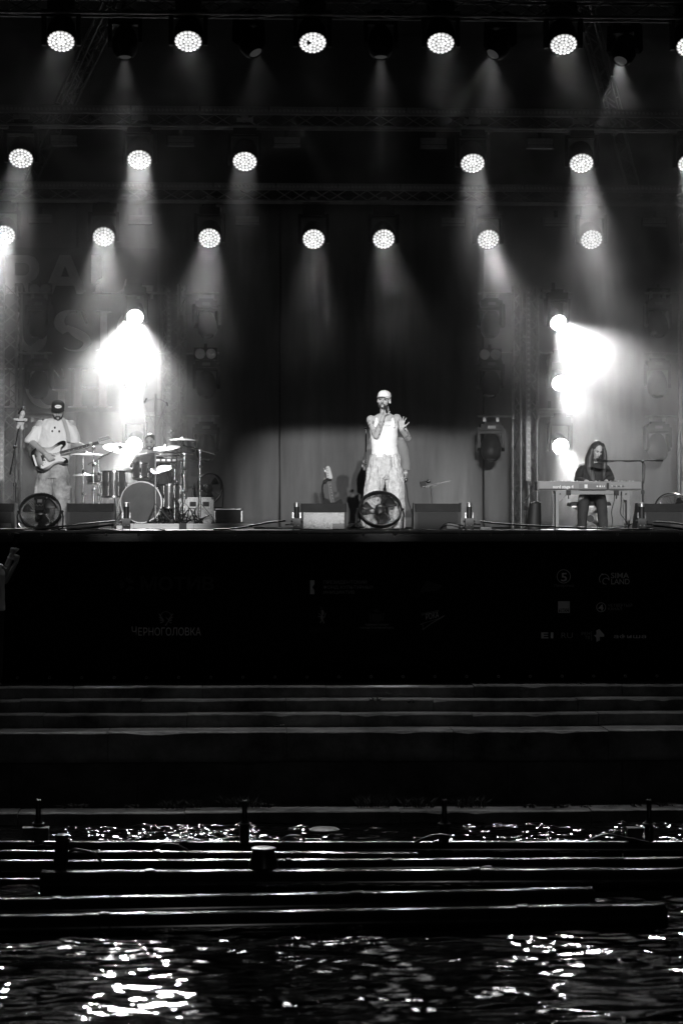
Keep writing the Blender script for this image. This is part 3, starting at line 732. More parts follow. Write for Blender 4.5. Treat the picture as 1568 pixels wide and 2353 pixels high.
WL = ['small weed tuft on the waterside ledge right of the far left nozzle', 'leafy weed tuft second from left on the waterside ledge', 'low weed tuft on the ledge above the elbow pipe cap', 'bushy weed clump on the ledge above the gap left of middle',
      'low weed clump on the ledge, left of the biggest clump near the middle nozzle', 'tall bushy weed clump just left of the second nozzle', 'weed tuft on the ledge just right of the second nozzle', 'tall dark weed clump on the ledge left of the third nozzle',
      'spreading weed clump next to the third nozzle, on its left', 'spreading weed clump next to the third nozzle, on its right', 'thin small weed on the pale ledge, first after the third nozzle clump', 'compact leafy weed on the pale ledge at right',
      'thin weed sprig on the pale ledge at right', 'tiny weed sprig on the pale ledge, fourth from the right', 'leafy weed tuft on the ledge left of the far right nozzle', 'weed tuft on the ledge right of the far right nozzle']
for k, (x, y, s_, n) in enumerate(((150, 1858, .09, 26), (180, 1858, .10, 40), (300, 1858, .08, 30), (400, 1860, .16, 60), (440, 1858, .14, 60), (545, 1857, .2, 90), (600, 1857, .12, 50), (860, 1858, .22, 80), (960, 1858, .2, 80),
                                   (1080, 1858, .2, 90), (1215, 1858, .08, 24), (1285, 1859, .1, 36), (1345, 1858, .07, 24), (1405, 1859, .08, 22), (1460, 1858, .09, 30), (1530, 1858, .1, 30))):
    weed(x, y, 27.5, s_, n, WL[k])
for x, y, Y, lab in ((640, 1665, 28.58, 'sparse weed at the slab joint on the landing left of the middle'), (945, 1610, 28.93, 'sparse weed in a joint of the upper quay step, right of the middle'),
                     (862, 1605, 28.93, 'sparse weed in a joint of the upper quay step near the middle'), (1330, 1570, 29.5, 'sparse weed on the top quay slab at right')):
    weed(x, y + 6, Y, .07, 22, lab)

# ================================================================ WATER
def axis_steps(lo, a, b_, hi, fine, coarse):
    out = []; x = lo
    while x < a: out.append(x); x += coarse
    x = a
    while x < b_: out.append(x); x += fine
    x = b_
    while x < hi: out.append(x); x += coarse
    out.append(hi); return out
xs = axis_steps(-30, -4.6, 4.6, 30, .045, 2.0); ys = axis_steps(-12, 14.5, 25.4, 25.4, .024, 1.5) + axis_steps(25.41, 25.42, 27.2, 27.24, .011, .5)[1:]
def wave(x, y):
    h = .026 * noise.noise(V((x * .6 + .3 * y, y * 1.4, 0))) + .024 * noise.noise(V((x * 1.7 - .3 * y, y * 3.4, 4.0))) + .013 * noise.noise(V((x * 3.8 + .5 * y, y * 8.0, 8.0)))
    if y > 23.5: h += .008 * min(1, (y - 23.5)) * noise.noise(V((x * 9, y * 15, 2.0)))
    if y > 25.2: h += .030 * min(1, (y - 25.2) * 3) * max(.2, .75 + .7 * noise.noise(V((x * .42 + 1.3, 0, 0)))) * noise.noise(V((x * 6, y * 15, 6.0)))
    return h
b = B(); nX = len(xs)
b.add([(x, y, ZW + wave(x, y)) for y in ys for x in xs], [(j * nX + i, j * nX + i + 1, (j + 1) * nX + i + 1, (j + 1) * nX + i) for j in range(len(ys) - 1) for i in range(nX - 1)])
WATER = mat('dark_water', .003, .03, spec=.5, bump=(6, .18), stretch=(1, 2.2, 1)); WATER.node_tree.nodes['Principled BSDF'].inputs['IOR'].default_value = 1.333
structure('water', b, WATER, 180)
# ---- floating fountain pipes
PIPE = mat('wet_black_pipe', .012, .08, var=(5, .3), spec=.6)
def float_pipe(x0, y0, x1, y1, h, r, label, caps=(0, 0), coup=()):
    """top line of the pipe between two frame points, top h above water"""
    z = ZW + h; a, c = atz(x0, y0, z), atz(x1, y1, z); a.z = c.z = z - r
    t = thing('float_pipe', label, 'pipe', a, group='floating fountain pipes')
    d = c - a; L = d.length; t.rotation_mode = 'QUATERNION'; t.rotation_quaternion = d.to_track_quat('Z', 'Y')
    B().cyl((0, 0, 0), (0, 0, L), r, n=40).make('tube', PIPE, t)
    for f, rr, w in coup:
        B().lathe([(r * .99, -w), (r + rr, -w * .7), (r + rr, w * .7), (r * .99, w)], 40).make('coupling', PIPE, t, 30, (0, 0, L * f))
    for k in (0, 1):
        if caps[k]:
            e = B().lathe([(r * .98, 0), (r * 1.03, .0), (r * 1.03, .03), (r * .9, .045), (0, .05)], 40)
            o = e.make('end_cap', PIPE, t, 30, (0, 0, L if k else 0))
            if not k: o.rotation_euler = (pi, 0, 0)
    return t
float_pipe(-120, 1931, 1690, 1931, .15, .10, 'black floating pipe farthest from the camera, next to the quay', coup=((.3, .012, .04), (.62, .012, .04)))
float_pipe(-120, 1952, 952, 1957, .15, .10, 'black floating pipe that ends short of mid frame, second from the quay', (0, 1), ((.45, .012, .04),))
float_pipe(-90, 1976, 1690, 1968, .155, .10, 'black floating pipe third from the quay, running across', (0, 0), ((.42, .01, .03), (.55, .01, .03)))
float_pipe(105, 1999, 1690, 1992, .19, .135, 'thick black floating pipe with a blunt left end above open water', (1, 0), ((.15, .012, .05), (.62, .012, .05)))
float_pipe(-100, 2018, 108, 2018, .05, .07, 'short low black pipe in the water at the left edge', (0, 1))
float_pipe(-110, 2065, 1350, 2038, .165, .13, 'black floating pipe ending near the right side, second nearest', (0, 1), ((.16, .01, .05), (.63, .01, .06)))
float_pipe(-110, 2104, 1515, 2075, .165, .13, 'nearest black floating pipe, long with a rounded right end', (0, 1), ((.21, .01, .05), (.80, .012, .06)))
# ---- fountain fittings
WETM = mat('wet_dark_metal', .05, .3, .5, var=(9, .5))
for k, (x, y0, Y, lab) in enumerate(((88, 1838, 24.6, 'upright fountain nozzle with a flat box at the far left'), (562, 1840, 24.6, 'upright fountain nozzle left of the cone fitting'),
                                     (1020, 1838, 24.6, 'upright fountain nozzle right of the middle'), (1490, 1838, 24.6, 'upright fountain nozzle at the far right'))):
    p = at(x, 1926, Y); top = at(x, y0, Y).z - p.z
    t = thing('fountain_nozzle', lab, 'nozzle', p, group='upright fountain nozzles')
    B().lathe([(.05, -.05), (.05, .12), (.058, .13), (.058, .16), (.042, .18), (.03, .2), (.026, top - .03), (.03, top - .03), (.03, top)], 16).make('body', WETM, t)
    for s_ in (-1, 1): B().cyl((s_ * .018, 0, top), (s_ * .018, 0, top + .012), .006, n=8).make('tip', STEEL, t)
    B().ring((0, 0, .155), .06, .008, (0, 0, 1), 20, 6).make('collar', STEEL, t)
    if k in (0, 3):
        s_ = 1 if k == 0 else -1
        B().box((-.02 * s_ if k == 0 else -.17, -.08, .06), (.27 if k == 0 else .16, .16, .13)).make('box', WETM, t, 0)
p = at(143, 1995, 22.6); p.z = ZW + .05
t = thing('pipe_elbow', 'upright pipe elbow with ringed cap in the water at left', 'pipe fitting', p)
B().tube([(-.03, .1, 0), (-.02, .04, .2), (0, 0, .36), (.01, 0, .42)], [.062, .062, .06, .06], 18).make('body', WETM, t)
for z, r in ((.36, .072), (.395, .078), (.43, .07)): B().lathe([(r * .8, -.012), (r, -.01), (r, .01), (r * .5, .02)], 20).make('flange', WETM, t, 30, (0, 0, z))
p = at(605, 1998, 22.5); p.z = ZW + .1
t = thing('fountain_cone', 'dark cone-shaped fountain fitting standing on the thick pipe', 'fitting', p)
B().lathe([(.15, 0), (.155, .03), (.14, .1), (.105, .24), (.1, .25)], 24).make('bell', WETM, t)
B().lathe([(.1, .25), (.115, .252), (.115, .268), (.09, .275), (0, .27)], 24).make('rim', STEEL, t)
p = atz(745, 1908, ZW + .02)
t = thing('float_disc', 'pale flat float lying on the water beyond the pipes', 'float', p); B().lathe([(.0, -.02), (.15, -.01), (.17, .01), (.14, .03), (0, .035)], 24).make('disc', GREYP, t)
HOSE = mat('wet_hose', .02, .3, spec=.6)
for k, (pts, lab) in enumerate((([(355, 1952), (380, 1940), (405, 1942), (430, 1954)], 'looped hose arching over two pipes left of the middle'), ([(152, 1985), (158, 1962), (175, 1952), (215, 1962), (235, 1985)], 'looped hose beside the pipe elbow at left'),
                                ([(1085, 2035), (1090, 2010), (1110, 1996), (1128, 1994)], 'hose stub rising over the thick pipe right of the middle'), ([(1350, 1932), (1390, 1918), (1430, 1924), (1490, 1936)], 'thin hose trailing over the far pipe at right'),
                                ([(950, 1938), (980, 1924), (1010, 1918), (1040, 1924)], 'thin hose by the nozzle right of the middle'), ([(640, 1935), (660, 1922), (690, 1922), (700, 1934)], 'hose hump beyond the cone fitting'))):
    Yh = (23.6, 22.9, 22.5, 24.2, 24.3, 24.4)[k]
    sp = smoothpath([tuple(at(x, y, Yh)) for x, y in pts], 6)
    o = B().tube(sp, .014 if k != 2 else .022, 8).make('hose', HOSE); tag(o, lab, 'hose', 'hoses over the floating pipes')
o = B().tube(smoothpath([tuple(at(1430, y, 23.2)) for y in (1962, 1975, 1988)], 3), .006, 6).make('rod', STEEL); tag(o, 'thin pale upright rod between two pipes at right', 'rod')
# ================================================================ GEAR ON STAGE
CARPET = mat('speckled_cab_paint', .018, .75, var=(170, .85)); FELT = mat('black_cab', .012, .6)
def floor_at(x, Y, z=0.0): p = at(x, 1205, Y); p.z = z; return p
def YZ(poly, x0, x1):      # prism of a side profile (y, z) between x0 and x1
    b = B(); b.prism(poly, x0, x1, Matrix(((0, 0, 1, 0), (1, 0, 0, 0), (0, 1, 0, 0), (0, 0, 0, 1)))); return b
CARPET_LIT = mat('lit_speckled_cab_paint', .42, .75, var=(95, .95))  # same cabinet paint lightened: light falling on one monitor put into its colour
def wedge(x, Y, label, rz=0.0, m=None):
    t = thing('stage_monitor', label, 'monitor speaker', floor_at(x, Y), rz, 'wedge monitors along the stage front')
    prof = [(-.20, 0), (-.215, .235), (-.15, .345), (.02, .345), (.26, .05), (.26, 0)]
    YZ(prof, -.30, .30).make('cabinet', FELT, t, 20)
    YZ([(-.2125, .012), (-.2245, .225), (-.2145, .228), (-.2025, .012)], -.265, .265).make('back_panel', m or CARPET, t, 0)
    YZ([(-.222, .242), (-.162, .342), (-.152, .34), (-.212, .24)], -.27, .27).make('top_panel', GREYB, t, 0)
    for s in (-1, 1):
        YZ([(-.205, 0), (-.222, .236), (-.154, .352), (.02, .352), (.268, .05), (.268, 0)], .300 if s > 0 else -.312, .312 if s > 0 else -.300).make('side_panel', FELT, t, 20)
        B().tube([(s * .307, -.226, .01), (s * .307, -.229, .236), (s * .307, -.16, .352)], .006, 6).make('edge_strip', CHROMED, t)
    B().box((.19, -.232, .05), (.15, .012, .07)).box((.16, -.24, .05), (.02, .01, .02)).box((.22, -.24, .05), (.02, .01, .02)).make('connector_plate', BLACKM, t, 0)
    return t
GREYB = mat('dark_grey_panel', .02, .5, var=(6, .2)); CHROMED = mat('dull_edge', .28, .35, .8)
wedge(-18, 30.75, 'black wedge monitor cut off by the left edge, behind the mic stand'); wedge(210, 30.75, 'black wedge monitor to the right of the fan at the guitarist')
wedge(742, 30.75, 'wedge monitor with bright speckled back, left of the singer', m=CARPET_LIT); wedge(1002, 30.75, 'black wedge monitor right of the singer')
wedge(1513, 30.75, 'black wedge monitor at the right edge near the keyboard')
# ---- drum fans
FANB = mat('fan_black', .012, .4, var=(20, .3), spec=.3); WIRE = mat('fan_wire', .01, .4, spec=.4)
def fan(x, y, Y, R, tilt, label, feet=True, ring_m=None, rz=0.0, base_z=0.0, panel=False):
    c = at(x, y, Y); t = thing('drum_fan', label, 'fan', (c.x, c.y, base_z), rz, 'black drum fans'); h = c.z - base_z
    M = Matrix.Translation((0, 0, h)) @ Matrix.Rotation(radians(tilt), 4, 'X')
    def part(name, b, m, sm=35):
        o = b.make(name, m, t, sm); o.matrix_local = M; return o
    part('drum_ring', B().lathe([(R, -.03), (R + .007, -.034), (R + .007, .034), (R, .03), (R - .004, .03), (R - .004, -.03)], 40, Matrix.Rotation(pi / 2, 4, 'X'), True), ring_m or FANB)
    for s, nm in ((-1, 'back_grille'), (1, 'front_grille')):
        g = B()
        for k in range(2, 13): g.ring((0, s * (.05 - .02 * (k / 12) ** 2), 0), R * k / 12.4, .0011 if k < 12 else .004, (0, 1, 0), 36, 4)
        for k in range(14):
            a = 2 * pi * k / 14; g.cyl((.05 * cos(a), s * .05, .05 * sin(a)), (R * cos(a), s * .028, R * sin(a)), .0015, n=4)
        o = part(nm, g, WIRE); o['kind'] = 'stuff'
    bl = B(); n = 7; vs = []
    for i in range(n + 1):
        u = i / n; r_ = .05 + (R * .84 - .05) * u; w = .34 + .5 * sin(pi * u * .62)
        for j in range(7):
            a = -w / 2 + w * j / 6 + .25 * u; vs.append((r_ * sin(a), -.028 + .056 * (j / 6) + .0, r_ * cos(a)))
    fs = [(i * 7 + j, i * 7 + j + 1, (i + 1) * 7 + j + 1, (i + 1) * 7 + j) for i in range(n) for j in range(6)]
    bm_ = B().add(vs, fs).mesh('blade', FANB)
    for k in range(3):
        o = put('blade', bm_, t); o.matrix_local = M @ Matrix.Rotation(2 * pi * k / 3 + .6, 4, 'Y'); sd = o.modifiers.new('thick', 'SOLIDIFY'); sd.thickness = .004
    part('motor', B().lathe([(0, -.1), (.05, -.095), (.07, -.06), (.07, .03), (.04, .05), (0, .055)], 20, Matrix.Rotation(pi / 2, 4, 'X')), FANB)
    if panel:
        part('control_box', B().box((0, -.115, .03), (.11, .05, .2)).box((0, -.105, .14), (.15, .03, .03)), FANB, 20)
        part('control_screen', B().box((0, -.143, .07), (.06, .006, .045)), mat('lcd_glass', .10, .1), 0)
        g = B()
        for k in range(5): g.ball((-.04 + .02 * k, -.145, .005 - .012 * (k % 2)), .006, 8, 6)
        part('buttons', g, CHROMED)['kind'] = 'stuff'
    if feet:
        st = B()
        for s in (-1, 1): st.tube([(s * (R + .012), 0, h), (s * (R + .03), .0, h - .06), (s * (R + .02), .02, .02), (s * (R - .02), -.08, .012), (s * (R - .02), .16, .012)], .011, 8)
        st.tube([(-R + .02, .16, .012), (R - .02, .16, .012)], .011, 8)
        for s in (-1, 1): st.ball((s * (R + .018), 0, h), .018, 8, 6)
        st.make('stand', FANB, t)
    return t
fan(92.5, 1175, 30.45, .265, -33, 'black drum fan with control box, at the feet of the guitarist', panel=True)
fan(873, 1170, 30.42, .275, -36, 'black drum fan tilted up at the feet of the singer')
fan(478, 1122, 37.0, .245, 12, 'black drum fan raised behind the drum kit on a flight case', rz=.5, base_z=.33)
fan(1545, 1172, 32.6, .26, -30, 'bright rimmed drum fan behind the right edge monitor', ring_m=CHROME)
# ---- special effect jets
def jet(x, label, hose=None):
    t = thing('effect_jet', label, 'jet', floor_at(x, 30.22), 0, 'upright effect jets on the stage lip')
    b = B().box((0, 0, .085), (.105, .1, .13)).box((0, -.052, .1), (.07, .01, .03))
    for s in (-1, 1): b.cyl((s * .05, 0, .115), (s * .075, 0, .115), .018, n=10).box((s * .046, 0, .015), (.012, .08, .03))
    b.make('body', BLACKM, t, 30)
    B().lathe([(.034, .14), (.034, .30), (.031, .305)], 18).make('barrel', FELT, t)
    B().lathe([(.037, .30), (.037, .345), (.035, .35), (.03, .352), (.029, .335), (.0, .325)], 18).make('muzzle', CHROMED, t)
    for s in (-1, 1): B().box((s * .047, .0, .19), (.016, .03, .07)).make('bracket', CHROME, t, 0)
    for s in (-1, 1): B().ball((s * .025, -.055, .055), (.014, .01, .014), 8, 6).make('knob', STEEL, t)
    B().cyl((hose * .05, 0, .075), (hose * .145, 0, .068), .012, n=10).cyl((hose * .06, 0, .074), (hose * .075, 0, .073), .018, n=10).make('coupling', CHROME, t)
    return t
for x, s, w in ((290, -1, 'right of the guitarist monitor'), (681, -1, 'touching the bright speckled monitor'), (1077, 1, 'right of the monitor beyond the singer'), (1473, 1, 'in front of the right edge monitor')):
    jet(x, 'black upright effect jet in a yoke, ' + w, s)
CABLE = mat('black_cable', .012, .4)
def cable(pts, r, label, group='cables along the stage lip', Yd=None, m=None, name='cable'):
    pp = [tuple(at(p[0], p[1], p[2])) for p in pts]
    o = B().tube(smoothpath(pp, 8), r, 8).make(name, m or CABLE); return tag(o, label, 'cable', group)
cable([(264, 1197, 30.22), (200, 1203, 30.15), (120, 1211, 30.12), (60, 1215, 30.12), (-30, 1216.5, 30.12)], .013, 'thick black hose running left from the jet by the guitarist')
cable([(655, 1196, 30.22), (620, 1200, 30.15), (575, 1208, 30.12), (540, 1214, 30.12), (490, 1216.3, 30.12)], .013, 'thick black hose running left from the jet by the speckled monitor')
cable([(1103, 1198, 30.22), (1150, 1203, 30.15), (1250, 1209, 30.13), (1350, 1213, 30.12), (1420, 1215, 30.12), (1500, 1216, 30.12)], .012, 'thick black hose running right from the jet beyond the singer')
cable([(1500, 1199, 30.22), (1530, 1200, 30.15), (1580, 1206, 30.12)], .012, 'thick black hose leaving the frame at right')
cable([(796, 1212, 30.4), (802, 1205, 30.4), (812, 1203.5, 30.4), (822, 1206, 30.4), (832, 1213, 30.4)], .007, 'thin cable looping between speckled monitor and singer fan')
cable([(1010, 1215, 30.3), (1020, 1204, 30.3), (1035, 1201, 30.3), (1060, 1207, 30.3), (1075, 1210, 30.25)], .007, 'thin cable curling from the monitor right of the singer to the jet')
cable([(1370, 1216, 30.3), (1385, 1211, 30.3), (1400, 1214, 30.3), (1420, 1210, 30.3), (1440, 1209, 30.35)], .008, 'cable lying in a wave below the keyboard')
cable([(1411, 1130, 32.2), (1410, 1150, 32.2), (1404, 1175, 32.3), (1406, 1195, 32.3), (1404, 1214, 32.3)], .006, 'thin cable hanging from the keyboard, the left one of two')
cable([(1427, 1128, 32.2), (1426, 1160, 32.2), (1425, 1180, 32.2), (1440, 1200, 32.2), (1444, 1215, 32.2)], .007, 'thin cable hanging from the keyboard, the right one of two')
cable([(932, 1112, 36.85), (935, 1130, 36.7), (937, 1150, 36.5), (945, 1175, 36.2), (952, 1212, 36.0)], .006, 'microphone cable hanging from the hand of the man in grey')
cable([(560, 1210, 30.1), (640, 1213, 30.1), (760, 1216.5, 30.1), (900, 1216, 30.1), (1000, 1217, 30.1)], .006, 'thin cable lying along the stage lip before the singer')
cable([(380, 1216.5, 30.1), (330, 1215, 30.1), (240, 1216, 30.1), (160, 1213, 30.1), (110, 1216, 30.1)], .007, 'thin cable lying along the stage lip before the drums')
# ---- microphones and stands
MICB = mat('mic_black', .02, .35); GRILLE = mat('mic_grille', .22, .35, .8, var=(300, .5))
def mic_at(p, d, label, parent=None, s=1.0):
    """p = centre of the grille ball, d = direction from the ball down the handle"""
    t = thing('microphone', label, 'microphone', p); t.rotation_mode = 'QUATERNION'; t.rotation_quaternion = V(d).to_track_quat('Z', 'Y'); t.scale = (s, s, s)
    B().ball((0, 0, 0), (.026, .026, .028), 14, 10).make('grille', GRILLE, t)
    B().lathe([(.024, .018), (.026, .024), (.024, .03), (.021, .045), (.0165, .16), (.014, .17), (0, .172)], 14).make('handle', MICB, t)
    B().lathe([(.0265, -.004), (.028, -.002), (.028, .002), (.0265, .004)], 14).make('band', CHROME, t)
    return t
def tripod_stand(x, Y, h, label, pole_m=None, legs=.28, r=.011, base_z=0.0, boom=None, low=.12):
    p = floor_at(x, Y, base_z); t = thing('mic_stand', label, 'stand', p); m = pole_m or BLACKM
    B().cyl((0, 0, low), (0, 0, h * .55), r * 1.25, n=10).make('lower_tube', m, t); B().cyl((0, 0, h * .55), (0, 0, h), r * .8, n=10).make('upper_tube', m, t)
    B().lathe([(r * 1.2, -.03), (r * 2, -.025), (r * 2, .02), (r * 1.3, .03)], 12).make('clutch', MICB, t, 30, (0, 0, h * .55))
    lg = B().cyl((0, 0, low + .04), (0, -legs, .012), r * .8, n=8).mesh('leg', m)
    for k in range(3): put('leg', lg, t, rot=(0, 0, 2 * pi * k / 3 + .4))
    if boom:
        a, c = V(boom[0]) - p, V(boom[1]) - p
        B().cyl(a, c, r * .7, n=8).make('boom', m, t); B().cyl(c, c + (c - a).normalized() * -.1, r * 1.1, n=8).make('counterweight', m, t)
        B().ball((0, 0, h), (.025, .03, .025), 10, 8).make('swivel', MICB, t)
    return t
tripod_stand(34, 30.95, at(34, 1027, 30.95).z, 'black mic stand with tilted boom at the left edge, by the guitarist', boom=(at(49, 950, 30.9), at(23, 1090, 31.0)))
mic_at(at(54, 938, 30.85), at(46, 946, 30.95) - at(54, 938, 30.85), 'black microphone on the mic stand at the left edge')
t_ = tripod_stand(840, 32.6, at(840, 986, 32.6).z, 'straight black mic stand standing just left of the singer')
o_ = V(t_.location)
for (x, y) in ((835, 1060), (832, 1070)): p = at(x, y, 32.58) - o_; B().box(tuple(p), (.02, .03, .035)).cyl(p, (0, 0, p.z), .006, n=6).make('holder', MICB, t_, 20)
B().cyl(at(838, 984, 32.6) - o_, at(846, 982, 32.55) - o_, .016, .02, n=10).make('mic_clip', MICB, t_)
tripod_stand(1476, 32.2, at(1476, 1060, 32.2).z, 'black boom mic stand to the right of the keyboard', boom=(at(1376, 1058.5, 32.2), at(1522, 1058, 32.25)))
mic_at(at(1367, 1056, 32.22), (1, 0, -.1), 'microphone held in front of the keyboard player by a boom')
cable([(1376, 1060, 32.15), (1400, 1061, 32.15), (1420, 1058, 32.15), (1440, 1060.5, 32.15), (1476, 1061, 32.15), (1480, 1085, 32.2), (1478, 1110, 32.2)], .005, 'thin cable twisted along the boom by the keyboard')
PLUSH = mat('plush_fur', .55, .95, var=(60, .25), bump=(90, .6))
t = thing('plush_toy', 'pale stuffed animal tied to the left edge mic stand', 'plush toy', at(47, 970, 30.85))
o_ = V(t.location)
b = B().ball((0, 0, .0), (.05, .04, .055), 14, 10).cap((.0, 0, .02), .03, (.025, -.01, .10), .026).cap((-.02, 0, .035), .018, (-.08, -.01, .04), .016).cap((.02, 0, .035), .018, (.075, -.01, .035), .02).cap((-.02, 0, -.03), .022, (-.035, -.02, -.07), .02).cap((.02, 0, -.03), .022, (.02, -.02, -.08), .022)
b.make('body', PLUSH, t); B().ball((.032, -.02, .115), (.032, .03, .04), 12, 10).make('head', PLUSH, t)
B().ring((.0, 0, .01), .052, .008, (0, 0, 1), 14, 6).make('strap', BLACK, t)
# ---- bass guitar on its stand, music stand
WOODL = mat('pale_maple', .55, .3, var=(6, .15), stretch=(8, 8, 1)); WOODD = mat('dark_fretboard', .07, .4, var=(9, .3)); SUNB = mat('dark_body_lacquer', .035, .12, spec=.8, coat=.6)
def neck_parts(t, M, L, w, nfr, hs, pegs, side, dots=True):
    """neck along local +Z from z=0 (body) to z=L (nut), front towards local -Y"""
    def P_(name, b, m, sm=30): o = b.make(name, m, t, sm); o.matrix_local = M; return o
    P_('neck', B().loft([((0, .012, 0), w * .55, .012), ((0, .010, L), w * .46, .010)], 12), WOODL)
    P_('fretboard', B().box((0, -.002, L / 2), (w, .006, L), taper=.86), WOODD, 0)
    f = B(); z = L
    for k in range(nfr):
        z = L - L * 1.35 * (1 - 2 ** (-(k + 1) / 12))
        if z > 0: f.box((0, -.006, z), (w * .94, .002, .0025))
    f.box((0, -.006, L), (w * .9, .004, .005)); P_('frets', f, CHROME, 0)['kind'] = 'stuff'
    if dots:
        d = B()
        for k in (3, 5, 7, 9, 12, 15):
            z = L - L * 1.35 * (1 - 2 ** (-(k - .5) / 12))
            if z > .02: d.lathe([(.005, 0), (.004, .002), (0, .002)], 8, Matrix.Translation((0, -.0055, z)) @ Matrix.Rotation(pi / 2, 4, 'X'))
        P_('inlay_dots', d, WHITEP)['kind'] = 'stuff'
    hp = B(); hp.prism([(-w * .42, L), (w * .42, L)] + [(a * side, L + c) for a, c in hs], -.004, .012, Matrix(((1, 0, 0, 0), (0, 0, 1, 0), (0, 1, 0, 0), (0, 0, 0, 1)))); P_('headstock', hp, WOODL, 30)
    pm = B().lathe([(.008, 0), (.008, .006), (.004, .008), (.004, .016), (0, .016)], 10, Matrix.Rotation(pi / 2, 4, 'X')).mesh('tuning_post', CHROME)
    km = B().ball((0, 0, 0), (.010, .005, .008), 8, 6).cyl((side * .002, 0, 0), (side * .03, 0, 0), .003, n=6).mesh('tuning_peg', CHROME)
    for a, c in pegs:
        for mm, nm, off in ((pm, 'tuning_post', (a * side, -.004, L + c)), (km, 'tuning_peg', (-(abs(a) + .035) * side if False else a * side - side * .045, .006, L + c))):
            o = put(nm, mm, t); o.matrix_local = M @ Matrix.Translation(off)
Yb = 36.6; top = at(752, 1070, Yb); bot = at(771, 1250, Yb)
b0 = floor_at(772, Yb, .06)
t = thing('bass_guitar', 'bass guitar with pale headstock leaning on a stand behind the speckled monitor', 'bass guitar', b0)
ax = (top - b0); Lb = ax.length; q = ax.to_track_quat('Z', 'Y').to_matrix().to_4x4()
xa = V((1, .15, 0)); za = ax.normalized(); ya = za.cross(xa).normalized(); xa = ya.cross(za).normalized()
MB = Matrix((xa, ya, za)).transposed().to_4x4()
LN_ = Lb - .22 - .34
neck_parts(t, MB @ Matrix.Translation((0, 0, .34)), LN_, .056, 16, [(.05, .03), (.045, .10), (.035, .18), (.02, .215), (-.005, .22), (-.028, .2), (-.034, .15), (-.036, .02)], [(-.016, .03 + .038 * k) for k in range(5)], 1)
bb = B(); bb.prism([(-.13, .06), (-.16, .14), (-.12, .24), (-.16, .36), (-.13, .45), (-.07, .42), (-.04, .36), (.04, .36), (.08, .38), (.14, .40), (.15, .34), (.11, .24), (.17, .12), (.12, .03), (0, 0)], -.02, .02, Matrix(((1, 0, 0, 0), (0, 0, 1, 0), (0, 1, 0, 0), (0, 0, 0, 1))))
o = bb.make('body', SUNB, t, 40); o.matrix_local = MB
t = thing('guitar_stand', 'black guitar stand with hooked neck rest holding the bass', 'guitar stand', floor_at(748, Yb + .08))
o_ = V(t.location)
sp = [at(x, y, Yb + .02) - o_ for x, y in ((758, 1103), (752, 1101), (744, 1108), (740, 1120), (743, 1150), (748, 1190))] + [V((0, 0, .03))]
B().tube(smoothpath([tuple(p) for p in sp], 5), .013, 8).make('post', RUBBER, t)
B().cap(at(745, 1107, Yb - .01) - o_, .03, at(752, 1101.5, Yb - .02) - o_, .022).cap(at(752, 1101.5, Yb - .02) - o_, .016, at(760, 1102, Yb - .05) - o_, .014).make('neck_rest', RUBBER, t)
for a in (.3, 2.4, 4.5): B().cyl((0, 0, .12), (.26 * cos(a), .2 * sin(a), .012), .011, n=8).make('leg', RUBBER, t)
Ym = 36.2
t = thing('tray_stand', 'black stand with a tilted tray and small device, right of the singer', 'stand', floor_at(991, Ym)); o_ = V(t.location)
B().cyl((0, 0, .1), (0, 0, at(991, 1121, Ym).z), .014, n=10).make('pole', BLACKM, t)
for a in (.2, 2.3, 4.4): B().cyl((0, 0, .2), (.25 * cos(a), .22 * sin(a), .012), .01, n=8).make('leg', BLACKM, t)
a, c = at(968, 1118.5, Ym) - o_, at(1032, 1104.5, Ym) - o_
tr_ = B(); d = (c - a); n_ = V((-d.z, 0, d.x)).normalized(); L_ = d.length
MT = Matrix.Translation((a + c) / 2) @ Matrix((d.normalized(), (0, 1, 0), n_)).transposed().to_4x4()
B().box((0, 0, 0), (L_, .3, .014), MT).box((-.08, 0, -.015), (.2, .2, .018), MT).make('tray', BLACKM, t, 0)
B().cap(at(991, 1121, Ym) - o_, .016, at(990, 1116, Ym) - o_, .02).make('hinge', STEEL, t)
t = thing('small_device', 'small black box with a shiny round knob on the tilted tray', 'device', at(974, 1110, Ym - .05))
B().box((-.02, 0, 0), (.085, .1, .075), Matrix.Rotation(-.22, 4, 'Y')).make('box', BLACK, t, 0); B().ball((.06, -.02, .03), (.035, .035, .03), 12, 8).make('knob', CHROME, t)
# ---- drum riser and kit
RW = mat('riser_white_ply', .62, .6, var=(4, .2), stretch=(1, 6, 6)); HR = .083
pl, pr = at(168, 1205, 34.4).x, at(583, 1205, 34.4).x
t = thing('drum_riser', 'low white-edged platform under the drum kit', 'platform', ((pl + pr) / 2, 34.4, 0)); wR = pr - pl
B().box((0, 1.35, HR / 2), (wR, 2.66, HR - .004)).make('deck', DECK, t, 0)
for k in range(3):
    B().box((-wR / 2 + wR * (k + .5) / 3, -.008, HR / 2 + .002), (wR / 3 - .004, .036, HR)).make('edge_board', RW, t, 0)
B().box((at(420, 1205, 34.4).x - (pl + pr) / 2, -.03, HR / 2 + .002), (.11, .008, HR + .01)).make('tape_patch', FELT, t, 0)
SHELL = mat('drum_shell', .06, .22, spec=.6, coat=.5, var=(2, .2)); HEADM = mat('drum_head', .5, .6, var=(4, .1), spec=.2); KICKH = mat('kick_front_head', .11, .7, var=(3, .2), spec=.1); CYM = mat('cymbal_bronze', .07, .45, .5, var=(30, .2), spec=.2)
